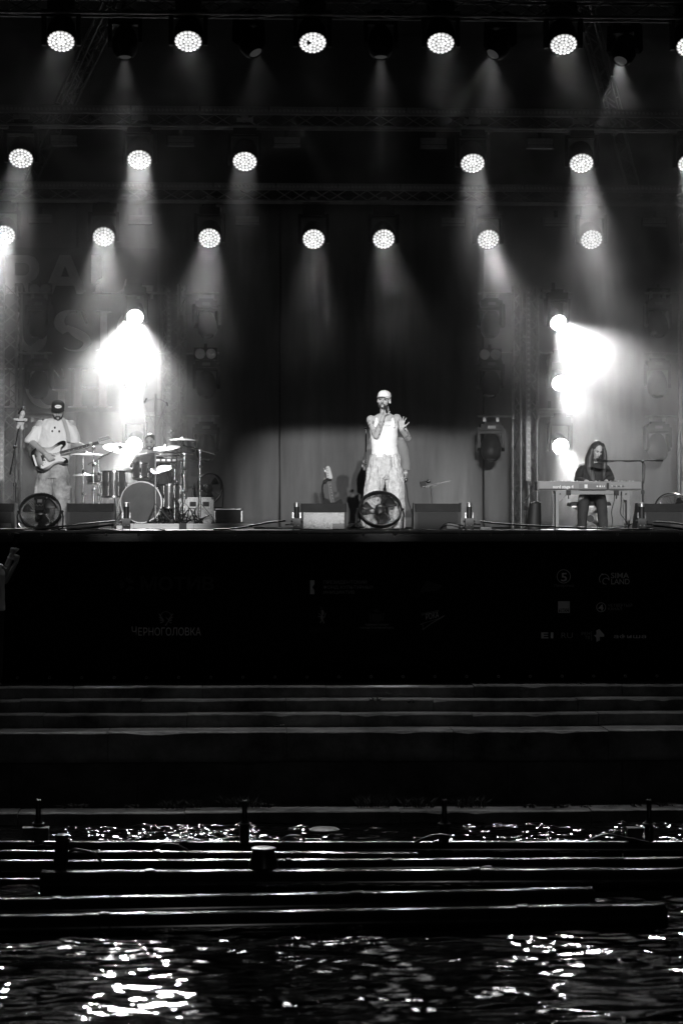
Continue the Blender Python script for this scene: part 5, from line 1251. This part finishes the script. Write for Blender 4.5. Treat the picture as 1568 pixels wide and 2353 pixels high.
loftpx(b, ((867, 1066, .085, .11), (865, 1080, .112, .132), (861, 1105, .112, .138), (857.5, 1130, .106, .135), (854, 1160, .104, .128), (849, 1190, .098, .118), (846, 1209, .093, .112)), YS)
loftpx(b, ((900, 1066, .085, .11), (902, 1080, .112, .132), (906, 1105, .109, .138), (908.5, 1130, .100, .135, -.06), (910, 1160, .097, .128, -.06), (911, 1190, .093, .118, -.04), (912, 1211, .088, .110)), YS)
flesh('trousers', b, WCRINK, t, root, .007, 7, (.026, 12, 1.6, .004))
shoe(t, root, floor_at(847, YS + .02), floor_at(841, YS - .22), SHOEW); shoe(t, root, floor_at(909, YS + .02), floor_at(908, YS - .24), SHOEW)
ink = random.Random(3); b = B()        # tattoos follow the arms' skin
for (p0, p1, r0, r1, n) in ((el, wl, .0462, .031, 16), (sl, el, .060, .046, 14), (er, wr, .0445, .032, 12)):
    ax = (p1 - p0).normalized(); ee = V((0, -1, 0)); ee = (ee - ax * ee.dot(ax)).normalized(); ff = ax.cross(ee)
    for k in range(n):
        u = ink.uniform(.12, .88); a = ink.uniform(-1.2, 1.2); r = r0 + (r1 - r0) * u + .0005; c = p0.lerp(p1, u); pts = []
        for j in range(5):
            aa = a + .16 * j * ink.uniform(.3, 1.2); pts.append(c + ax * .012 * sin(j * 1.7 + k) + (ee * cos(aa) + ff * sin(aa)) * r - root)
        b.tube(pts, .0032, 5)
o = b.make('tattoos', INK, t); o['kind'] = 'stuff'
b = B(); b.ball((0, 0, 0), (.012, .012, .018), 8, 6, Matrix.Translation(-root) @ Mh @ Matrix.Translation((.082, -.002, -.02))); b.make('earpiece', WHITEP, t)
mic_at(S(885.5, 934.5, -.185), S(888, 946, -.33) - S(885.5, 934.5, -.185), 'black microphone in the fist of the singer in white', s=1.0)
# ---------------------------------------------------------------- guitarist
YG = 31.05
def S(x, y, dy=0.0): return at(x, y, YG + dy)
root = floor_at(122, YG); t = thing('person', 'man in dark cap, white tee and cargo trousers looking down at his guitar', 'person', root)
b = B(); Mh = headM(S(133, 943, -.09), 4, 20, 0); head_shapes(b, Mh, 1.0)
b.cap(S(131, 955, -.04), .058, S(128, 968, .03), .066)
loftpx(b, ((128, 962, .07, .06), (127, 968, .15, .09), (126, 985, .18, .11), (124, 1010, .17, .115), (122, 1040, .165, .115), (121, 1075, .175, .12), (121, 1095, .15, .11)), YG)
sl, el, wl = S(92, 975), S(73, 1016, -.06), S(104, 1041, -.31); sr, er, wr = S(163, 975), S(172, 1020, .06), S(197, 1027, -.13)
chain(b, (sl, el, el.lerp(wl, .3), wl), (.062, .045, .046, .031)); chain(b, (sr, er, er.lerp(wr, .3), wr), (.062, .045, .045, .030))
hand(b, wl, (.62, -.22, -.62), (.25, .9, -.2), 1, (22, 26, 30, 34), .1, 1.0, 18, 35)
hand(b, wr + V((0, .0, -.01)), (.75, -.45, .28), (-.35, -.5, .9), 1, (38, 44, 48, 50), .2, 1.0, 10, 60)
for q in (((108, 1095), (98, 1150), (96, 1208)), ((136, 1095), (142, 1150), (141, 1208))): chain(b, [S(*p) for p in q], (.085, .055, .042))
flesh('body', b, SKIN, t, root, .006, 3); head_details(t, root, Mh, 1.0, True, True); cap_mesh(t, root, Mh @ Matrix.Scale(1.03, 4), CAPD, 0.0, True)
b = B(); loftpx(b, ((128, 963, .09, .075), (127, 967, .165, .095), (126, 978, .205, .125), (125, 1000, .208, .142), (123, 1025, .21, .15), (121, 1050, .215, .155), (120, 1066, .215, .155)), YG)
b.loft([(S(104, 972), .06, .07), (S(94, 980), .085, .085), (S(84, 994), .092, .09), (S(75, 1009), .092, .09), (S(73, 1015), .092, .088)], 16); b.loft([(S(151, 972), .06, .07), (S(160, 981), .075, .082), (S(167, 996, .01), .076, .085), (S(170, 1010, .03), .074, .083), (S(171, 1017, .04), .072, .08)], 16)
tee = flesh('t_shirt', b, WTEE, t, root, .008, 9, (.017, 6, 3.2, .001))
b = B(); Nk = [S(128 + 16.5 * cos(a), 967 - 4 * sin(a), -.085 * 1.1 * sin(a + .0) * 0 + .085 * sin(a)) for a in [2 * pi * i / 20 for i in range(20)]]
b.tube([p - root + V((0, -.01, -.035 * max(0, (S(128, 967).y - p.y) / .085))) for p in Nk], .012, 6, True); b.make('collar', CAPD, tee)
b = B()
for x, y in ((126, 982), (120, 990), (136, 990.5)): b.ball(S(x, y, -.152) - root, (.012, .012, .016), 8, 6)
b.make('print_motif', CAPD, tee)['kind'] = 'stuff'
b = B(); loftpx(b, ((121, 1060, .19, .135), (121, 1080, .2, .14), (121, 1098, .198, .14)), YG)
loftpx(b, ((105, 1092, .112, .13), (101, 1120, .115, .125), (98, 1150, .108, .118), (97, 1185, .098, .11), (96, 1211, .095, .11)), YG); loftpx(b, ((138, 1092, .112, .13), (141, 1120, .108, .125), (143, 1150, .105, .118), (143, 1185, .095, .11), (142, 1211, .09, .105)), YG)
for x, s in ((86, -1), (157, 1)): b.box(tuple(S(x, 1132, -.02)), (.05, .15, .17))
flesh('trousers', b, CARGO, t, root, .009, 3, (.016, 7, 4, .002)); shoe(t, root, floor_at(97, YG + .03), floor_at(93, YG - .2), SHOED); shoe(t, root, floor_at(141, YG + .03), floor_at(145, YG - .2), SHOEW)
# electric guitar
g0 = S(143, 1040.5, -.205); g1 = S(226, 1017.5, -.13); za = (g1 - g0).normalized(); ya = V((-.05, 1, -.30)); ya = (ya - za * ya.dot(za)).normalized(); xa = ya.cross(za)
MG = Matrix((xa, ya, za)).transposed().to_4x4()
t = thing('electric_guitar', 'sunburst electric guitar with white pickguard, played by the man in the dark cap', 'guitar', g0)
neck_parts(t, MG @ Matrix.Translation((0, -.012, -.03)), (g1 - g0).length + .03, .05, 21, [(.026, .02), (.036, .06), (.03, .12), (.036, .165), (.03, .185), (0, .18), (-.03, .155), (-.034, .03)], [(-.014 - .0 * k, .025 + .025 * k) for k in range(6)], 1)
out = [(-.03, .0), (-.06, .015), (-.10, .075), (-.145, .085), (-.165, .05), (-.155, -.02), (-.125, -.10), (-.13, -.17), (-.165, -.25), (-.165, -.32), (-.12, -.385), (-.03, -.405), (.06, -.40), (.13, -.365), (.165, -.30), (.155, -.22), (.115, -.15), (.11, -.09), (.14, -.03), (.15, .01), (.125, .045), (.08, .03), (.05, -.02), (.03, -.03)]
outs = smoothpath(out + [out[0]], 4)[:-1]
SB = mat('sunburst_lacquer', .2, .22, spec=.4, coat=.15); nt = SB.node_tree; tc = nt.nodes.new('ShaderNodeTexCoord'); mp = nt.nodes.new('ShaderNodeMapping'); mp.inputs['Location'].default_value = (0, 0, .17); ln = nt.nodes.new('ShaderNodeVectorMath'); ln.operation = 'LENGTH'
rr = nt.nodes.new('ShaderNodeMapRange'); rr.inputs['From Min'].default_value = .05; rr.inputs['From Max'].default_value = .205; rr.inputs['To Min'].default_value = .75; rr.inputs['To Max'].default_value = .012
nt.links.new(tc.outputs['Object'], mp.inputs[0]); nt.links.new(mp.outputs[0], ln.inputs[0]); nt.links.new(ln.outputs['Value'], rr.inputs['Value']); nt.links.new(rr.outputs[0], nt.nodes['Principled BSDF'].inputs['Base Color'])
XZf = Matrix(((1, 0, 0, 0), (0, 0, 1, 0), (0, 1, 0, 0), (0, 0, 0, 1)))
def GP(name, b, m, sm=40): o = b.make(name, m, t, sm); o.matrix_local = MG; return o
o = GP('body', B().prism(outs, -.001, .042, XZf), SB); bv = o.modifiers.new('soft', 'BEVEL'); bv.width = .008; bv.segments = 2; bv.limit_method = 'ANGLE'
GP('pickguard', B().prism([(-.03, -.02), (-.075, -.0), (-.10, .04), (-.115, .02), (-.10, -.06), (-.07, -.12), (-.06, -.2), (-.03, -.26), (.03, -.27), (.09, -.26), (.115, -.33), (.135, -.30), (.12, -.22), (.095, -.15), (.095, -.08), (.115, -.02), (.10, .02), (.06, -.02), (.03, -.035)], -.004, -.0012, XZf), mat('pickguard_ivory', .72, .35), 0)
for z in (-.06, -.125, -.19): GP('pickup', B().box((0, -.007, z), (.085, .012, .018)), WHITEP, 0)
GP('bridge', B().box((0, -.008, -.26), (.085, .014, .04)), CHROME, 0)
for x, z in ((.06, -.24), (.082, -.275), (.10, -.31)): GP('control_knob', B().lathe([(.013, 0), (.011, .014), (0, .015)], 12, Matrix.Translation((x, -.004, z)) @ Matrix.Rotation(pi / 2, 4, 'X')), WHITEP)
st = B()
for k in range(6): st.cyl((-.019 + .0076 * k, -.022, -.26), (-.016 + .0064 * k, -.02, (g1 - g0).length), .0009, n=4)
GP('strings', st, CHROME)['kind'] = 'stuff'
GP('sticker', B().prism([(-.06 + .02 * (1 if i % 2 else 2) * cos(pi * i / 5), -.345 + .014 * (1 if i % 2 else 2) * sin(pi * i / 5)) for i in range(10)], -.003, -.0012, XZf), FELT, 0); GP('tape_strip', B().box((.0, -.0025, -.37), (.16, .002, .025)), WHITEP, 0)
sp = [S(158, 1014, -.2), S(157, 1000, -.20), S(152, 980, -.175), S(147, 966, -.12), S(143, 959, -.02), S(135, 962, .1)]
b = B(); sp = smoothpath([tuple(p) for p in sp], 6); vs = []
for p in sp:
    for dx in (-.024, .024): vs += [V(p) + V((dx, 0, 0)) - g0, V(p) + V((dx, -.004, 0)) - g0]
n = len(sp); fs = []
for i in range(n - 1):
    a = i * 4
    for u, w in ((0, 1), (1, 3), (3, 2), (2, 0)): fs.append((a + u, a + w, a + 4 + w, a + 4 + u))
b.add(vs, fs + [(0, 2, 3, 1), (4 * n - 4, 4 * n - 3, 4 * n - 1, 4 * n - 2)]); b.make('strap', mat('pale_strap', .4, .7), t, 30)
# ---------------------------------------------------------------- keyboard player
YK = 33.2
def S(x, y, dy=0.0): return at(x, y, YK + dy)
root = floor_at(1360, YK); t = thing('person', 'woman with long straight hair in a dark suit sitting at the keyboard', 'person', root)
b = B(); Mh = headM(S(1371, 1034, -.12), 14, 30, 4); head_shapes(b, Mh, .95, True, .92); b.cap(S(1367, 1048, -.06), .045, S(1363, 1066, .0), .052)
loftpx(b, ((1363, 1062, .06, .05), (1362, 1068, .13, .07), (1361, 1085, .155, .09), (1360, 1110, .14, .09), (1359, 1135, .16, .11), (1359, 1152, .17, .13)), YK)
sl, el, wl = S(1334, 1073), S(1327, 1103, -.08), S(1348, 1106, -.48); sr, er, wr = S(1391, 1073), S(1402, 1099, -.1), S(1390, 1106, -.48)
chain(b, (sl, el, wl), (.048, .036, .025)); chain(b, (sr, er, wr), (.048, .036, .025)); hand(b, wl, (.1, -1, -.1), (0, 0, -1), 1, (25, 25, 25, 25), .1, .85); hand(b, wr, (-.1, -1, -.1), (0, 0, -1), -1, (25, 25, 25, 25), .1, .85)
for q in (((1344, 1150), (1340, 1158, -.42), (1337, 1211, -.4)), ((1375, 1150), (1381, 1158, -.42), (1385, 1210, -.4))): chain(b, [S(*p) for p in q], (.08, .05, .036))
flesh('body', b, SKINL, t, root, .006, 3); head_details(t, root, Mh, .95, True, False, .92, HAIRB)
b = B(); Mk = Mh @ Matrix.Diagonal((.92, .95, .95, 1))
b.ball((0, .028, .048), (.080, .092, .088), 18, 12, Mk)
b.loft([(S(1364, 1018, -.08), .03, .06), (S(1358, 1034, -.07), .045, .08), (S(1353, 1052, -.07), .06, .075), (S(1353, 1072, -.09), .066, .05), (S(1358, 1092, -.11), .055, .03), (S(1362, 1106, -.12), .03, .014)], 18)
b.loft([(S(1381, 1018, -.07), .03, .06), (S(1387, 1036, -.07), .032, .075), (S(1388, 1056, -.09), .036, .06), (S(1387, 1080, -.12), .034, .035), (S(1386, 1102, -.12), .02, .015)], 18); b.loft([(S(1368, 1024, .0), .078, .05), (S(1368, 1046, .03), .10, .06), (S(1366, 1075, .07), .11, .045), (S(1364, 1105, .1), .08, .03)], 18)
flesh('hair', b, HAIRB, t, root, .007, 2, (.004, 42, 2.5, .0))
b = B(); loftpx(b, ((1363, 1063, .075, .06), (1362, 1069, .15, .085), (1361, 1085, .172, .105), (1360, 1110, .160, .105), (1359, 1135, .182, .125), (1359, 1150, .192, .14)), YK)
b.loft([(S(1338, 1069), .055, .06), (S(1331, 1085, -.04), .06, .06), (S(1327, 1103, -.09), .055, .055)], 14); b.cap(S(1327, 1103, -.08), .05, S(1344, 1106, -.40), .042); b.loft([(S(1388, 1069), .055, .06), (S(1396, 1084, -.04), .06, .06), (S(1402, 1099, -.1), .055, .055)], 14); b.cap(S(1402, 1099, -.1), .05, S(1391, 1106, -.40), .042)
flesh('jacket', b, DSUIT, t, root, .008, 3, (.007, 6, 5, .0006))
b = B(); loftpx(b, ((1359, 1138, .19, .13), (1359, 1150, .2, .145), (1359, 1158, .185, .13)), YK)
for q in (((1343, 1150), (1340, 1157, -.42), (1337, 1190, -.41), (1337, 1213, -.4)), ((1376, 1150), (1381, 1157, -.42), (1384, 1190, -.41), (1385, 1211, -.4))): chain(b, [S(*p) for p in q], (.09, .078, .068, .066))
flesh('trousers', b, DSUIT, t, root, .009, 3, (.007, 7, 3, .0006)); shoe(t, root, floor_at(1337, YK - .38), floor_at(1335, YK - .6), SHOED, .042); shoe(t, root, floor_at(1385, YK - .38), floor_at(1388, YK - .6), SHOED, .042)
# ---------------------------------------------------------------- man in grey behind the singer
YM = 37.0
def S(x, y, dy=0.0): return at(x, y, YM + dy)
root = floor_at(889, YM); t = thing('person', 'man in loose grey shirt standing behind the singer, microphone in hand', 'person', root)
b = B(); Mh = headM(S(888, 976), -15, 5); head_shapes(b, Mh); b.cap(S(888, 990), .058, S(888, 1005), .065)
loftpx(b, ((888, 1000, .08, .06), (888, 1006, .16, .09), (888, 1025, .18, .11), (888, 1060, .165, .11), (888, 1095, .17, .12), (888, 1110, .14, .11)), YM)
sl, el, wl = S(855, 1012), S(848, 1055), S(846, 1092, -.1); sr, er, wr = S(920, 1012), S(930, 1054), S(931, 1090, -.1)
chain(b, (sl, el, wl), (.062, .045, .03)); chain(b, (sr, er, wr), (.062, .045, .03)); hand(b, wl, (.05, -.1, -1), (1, 0, 0), 1, (30, 30, 30, 30)); hand(b, wr, (.0, -.25, -1), (-1, -.2, 0), -1, (65, 70, 75, 80), 0, 1, 40, 40)
for q in (((874, 1110), (872, 1160), (870, 1208)), ((902, 1110), (905, 1160), (907, 1208))): chain(b, [S(*p) for p in q], (.085, .055, .042))
flesh('body', b, SKIN, t, root, .007, 3); head_details(t, root, Mh, 1, True, True); cap_mesh(t, root, Mh @ Matrix.Scale(1.03, 4), CAPD)
b = B(); loftpx(b, ((888, 1000, .10, .08), (888, 1005, .185, .105), (888, 1025, .215, .14), (888, 1060, .215, .15), (888, 1100, .225, .155)), YM)
b.loft([(S(860, 1010), .075, .085), (S(850, 1035), .085, .09), (S(846, 1060, -.02), .085, .085), (S(845, 1080, -.05), .08, .08)], 16); b.loft([(S(917, 1010), .075, .085), (S(926, 1035), .082, .09), (S(930, 1060, -.02), .078, .085), (S(931.5, 1079, -.05), .075, .08)], 16)
flesh('shirt', b, GSHIRT, t, root, .009, 3, (.012, 5, 3, .0008))
b = B(); loftpx(b, ((888, 1095, .18, .13), (888, 1112, .19, .135)), YM)
for q in (((873, 1110), (871, 1160), (870, 1212)), ((903, 1110), (906, 1160), (907, 1212))): chain(b, [S(*p) for p in q], (.105, .09, .085))
flesh('trousers', b, DSUIT, t, root, .009, 3, (.008, 6, 3, .0006)); shoe(t, root, floor_at(870, YM), floor_at(867, YM - .24), SHOED); shoe(t, root, floor_at(907, YM), floor_at(910, YM - .24), SHOED)
b = B(); b.lathe([(.036, -.012), (.037, 0), (.036, .012)], 14, Matrix.Translation(wr - root + V((0, .01, .03)))); b.make('bracelet', WHITEP, t)
p = wr + V((.0, -.09, -.085)); mic_at(p, V((-.05, .5, -.1)), 'microphone held low by the man in grey behind the singer', s=1.05)
# ---------------------------------------------------------------- drummer
YD = 36.25
def S(x, y, dy=0.0): return at(x, y, YD + dy)
root = floor_at(345, YD, HR); t = thing('person', 'drummer in black sitting half lost in the glare behind the drums', 'person', root)
b = B(); Mh = headM(S(345, 1016, -.05), -10, 8); head_shapes(b, Mh); b.cap(S(345, 1030), .056, S(345, 1045), .062)
loftpx(b, ((345, 1040, .08, .06), (345, 1046, .16, .09), (345, 1065, .18, .11), (345, 1095, .165, .115), (345, 1125, .18, .13)), YD)
sl, el, wl = S(318, 1050), S(306, 1082, -.12), S(296, 1078, -.4); sr, er, wr = S(372, 1050), S(386, 1082, -.12), S(384, 1075, -.4)
chain(b, (sl, el, wl), (.06, .044, .03)); chain(b, (sr, er, wr), (.06, .044, .03)); hand(b, wl, (-.2, -.9, .2), (.4, 0, -1), 1, (60, 65, 70, 75), 0, 1, 40, 40); hand(b, wr, (.1, -.9, .2), (-.4, 0, -1), -1, (60, 65, 70, 75), 0, 1, 40, 40)
for q in (((330, 1128), (312, 1128, -.45), (305, 1190, -.45)), ((360, 1128), (384, 1128, -.45), (388, 1190, -.45))): chain(b, [S(*p) for p in q], (.085, .055, .04))
flesh('body', b, SKIN, t, root, .008, 3); head_details(t, root, Mh, 1, True, True)
b = B(); b.ball((0, .022, .052), (.078, .092, .082), 16, 10, Mh); flesh('hair', b, HAIRD, t, root, .008, 2, (.004, 30, 20, 0))
b = B(); loftpx(b, ((345, 1041, .09, .075), (345, 1046, .17, .1), (345, 1065, .20, .13), (345, 1095, .195, .135), (345, 1128, .2, .145)), YD); b.loft([(S(322, 1049), .07, .075), (S(313, 1066, -.06), .08, .08), (S(309, 1076, -.1), .078, .078)], 14); b.loft([(S(368, 1049), .07, .075), (S(379, 1066, -.06), .08, .08), (S(384, 1076, -.1), .078, .078)], 14)
flesh('t_shirt', b, DSUIT, t, root, .01, 3, (.01, 5, 4, 0))
b = B()
for q in (((331, 1128), (313, 1128, -.45), (306, 1185, -.45)), ((359, 1128), (383, 1128, -.45), (387, 1185, -.45))): chain(b, [S(*p) for p in q], (.1, .075, .07))
flesh('shorts', b, DSUIT, t, root, .01, 3)
shoe(t, root, floor_at(305, YD - .42, HR), floor_at(304, YD - .68, HR), SHOED); shoe(t, root, floor_at(388, YD - .42, HR), floor_at(389, YD - .68, HR), SHOED)
for w_, dx, lab in ((wl, -.12, 'drumstick in the drummer hand over the small tom side'), (wr, .1, 'drumstick in the drummer hand over the cymbal side')):
    p = w_ + V((0, -.08, -.01)); o = B().cyl((0, .12, -.03), (dx, -.26, .06), .007, .005, 8).ball((dx, -.265, .061), .007, 8, 6).make('drumstick', WOODL, None, 35, p); tag(o, lab, 'drumstick')
t = thing('drum_throne', 'round black drum stool under the drummer', 'stool', floor_at(345, YD + .02, HR)); zs = at(345, 1138, YD).z - HR
B().lathe([(.0, zs - .06), (.15, zs - .06), (.165, zs - .03), (.15, zs), (0, zs + .005)], 20).make('seat', RUBBER, t); B().cyl((0, 0, .1), (0, 0, zs - .06), .018, n=10).make('post', CHROME, t)
for k in range(3): B().cyl((0, 0, .22), (.24 * cos(2.1 * k), .24 * sin(2.1 * k), .012), .011, n=8).make('leg', CHROME, t)
# ---------------------------------------------------------------- person in the crowd, arm raised with a phone
YC = 29.55
def S(x, y, dy=0.0): return at(x, y, YC + dy)
root = at(-24, 1571, YC); root.z = -1.95; t = thing('person', 'spectator at the left edge raising both arms, pale sleeve and white wristband', 'person', root)
b = B(); Mh = headM(S(-26, 1270, .0), 165, -10); head_shapes(b, Mh); b.cap(S(-25, 1285), .055, S(-24, 1298), .062)
loftpx(b, ((-24, 1292, .08, .06), (-24, 1299, .15, .09), (-24, 1320, .17, .11), (-24, 1360, .15, .1), (-24, 1395, .165, .115), (-24, 1410, .14, .11)), YC)
sl, el, wl = S(-52, 1304), S(-50, 1342, .12), S(-20, 1300, .25); sr, er, wr = S(0, 1304), S(10, 1318, .12), S(25.5, 1276, .14); w2, e2 = S(37, 1292, .3), S(12, 1334, .25)
chain(b, (sr, er, er.lerp(wr, .4), wr), (.055, .045, .042, .030)); chain(b, (sl, S(-44, 1336, .15), e2, e2.lerp(w2, .4), w2), (.055, .045, .042, .038, .027))
hand(b, wr, (.28, .1, .95), (.5, .9, 0), -1, (42, 52, 58, 62), .2, 1.0, 20, 30); hand(b, w2, (.15, .0, 1), (-.3, 1, 0), 1, (55, 60, 65, 70), .1, .95, 30, 40)
for q in (((-38, 1408), (-40, 1485), (-42, 1560)), ((-10, 1408), (-8, 1485), (-8, 1560))): chain(b, [S(*p) for p in q], (.085, .055, .042))
flesh('body', b, SKIN, t, root, .007, 3); head_details(t, root, Mh)
b = B(); b.ball((0, .02, .05), (.078, .095, .085), 16, 10, Mh); flesh('hair', b, HAIRD, t, root, .008, 2)
b = B(); loftpx(b, ((-24, 1293, .09, .07), (-24, 1299, .165, .1), (-24, 1320, .19, .13), (-24, 1365, .185, .13), (-24, 1402, .195, .14)), YC)
b.loft([(S(-6, 1304), .07, .075), (S(0, 1306, .05), .078, .08), (S(4, 1304, .09), .075, .08)], 16); b.loft([(S(-44, 1304), .07, .075), (S(-49, 1318, .06), .078, .08), (S(-47, 1328, .1), .075, .08)], 16)
flesh('t_shirt', b, WTEE, t, root, .009, 3, (.009, 5, 4, .0006))
b = B(); loftpx(b, ((-24, 1395, .175, .125), (-24, 1415, .185, .13)), YC)
for q in (((-38, 1408), (-40, 1485), (-42, 1556)), ((-10, 1408), (-8, 1485), (-8, 1556))): chain(b, [S(*p) for p in q], (.105, .085, .075))
flesh('trousers', b, DSUIT, t, root, .01, 3)
for x, dx in ((-42, -3), (-8, 4)):
    h = at(x, 1570, YC + .02); h.z = -1.948; e = at(x + dx, 1570, YC + .22); e.z = -1.948; shoe(t, root, h, e, SHOEW)
q = (wr - er).normalized(); b = B(); b.lathe([(.034, -.012), (.036, -.01), (.036, .01), (.034, .012)], 16, Matrix.Translation(er.lerp(wr, .86) - root) @ q.to_track_quat('Z', 'Y').to_matrix().to_4x4()); b.make('wristband', WHITEP, t)
p = at(38, 1238, YC + .22); t = thing('phone', 'dark phone held up by the raised hand of the spectator', 'phone', p)
o = B().box((0, 0, 0), (.075, .009, .15), Matrix.Rotation(.25, 4, 'Y')).make('case', BLACK, t, 20); bv = o.modifiers.new('soft', 'BEVEL'); bv.width = .004; bv.segments = 2
B().box((-.02, -.006, .05), (.025, .004, .03), Matrix.Rotation(.25, 4, 'Y')).make('camera_bump', DARKGLASS, t, 0)
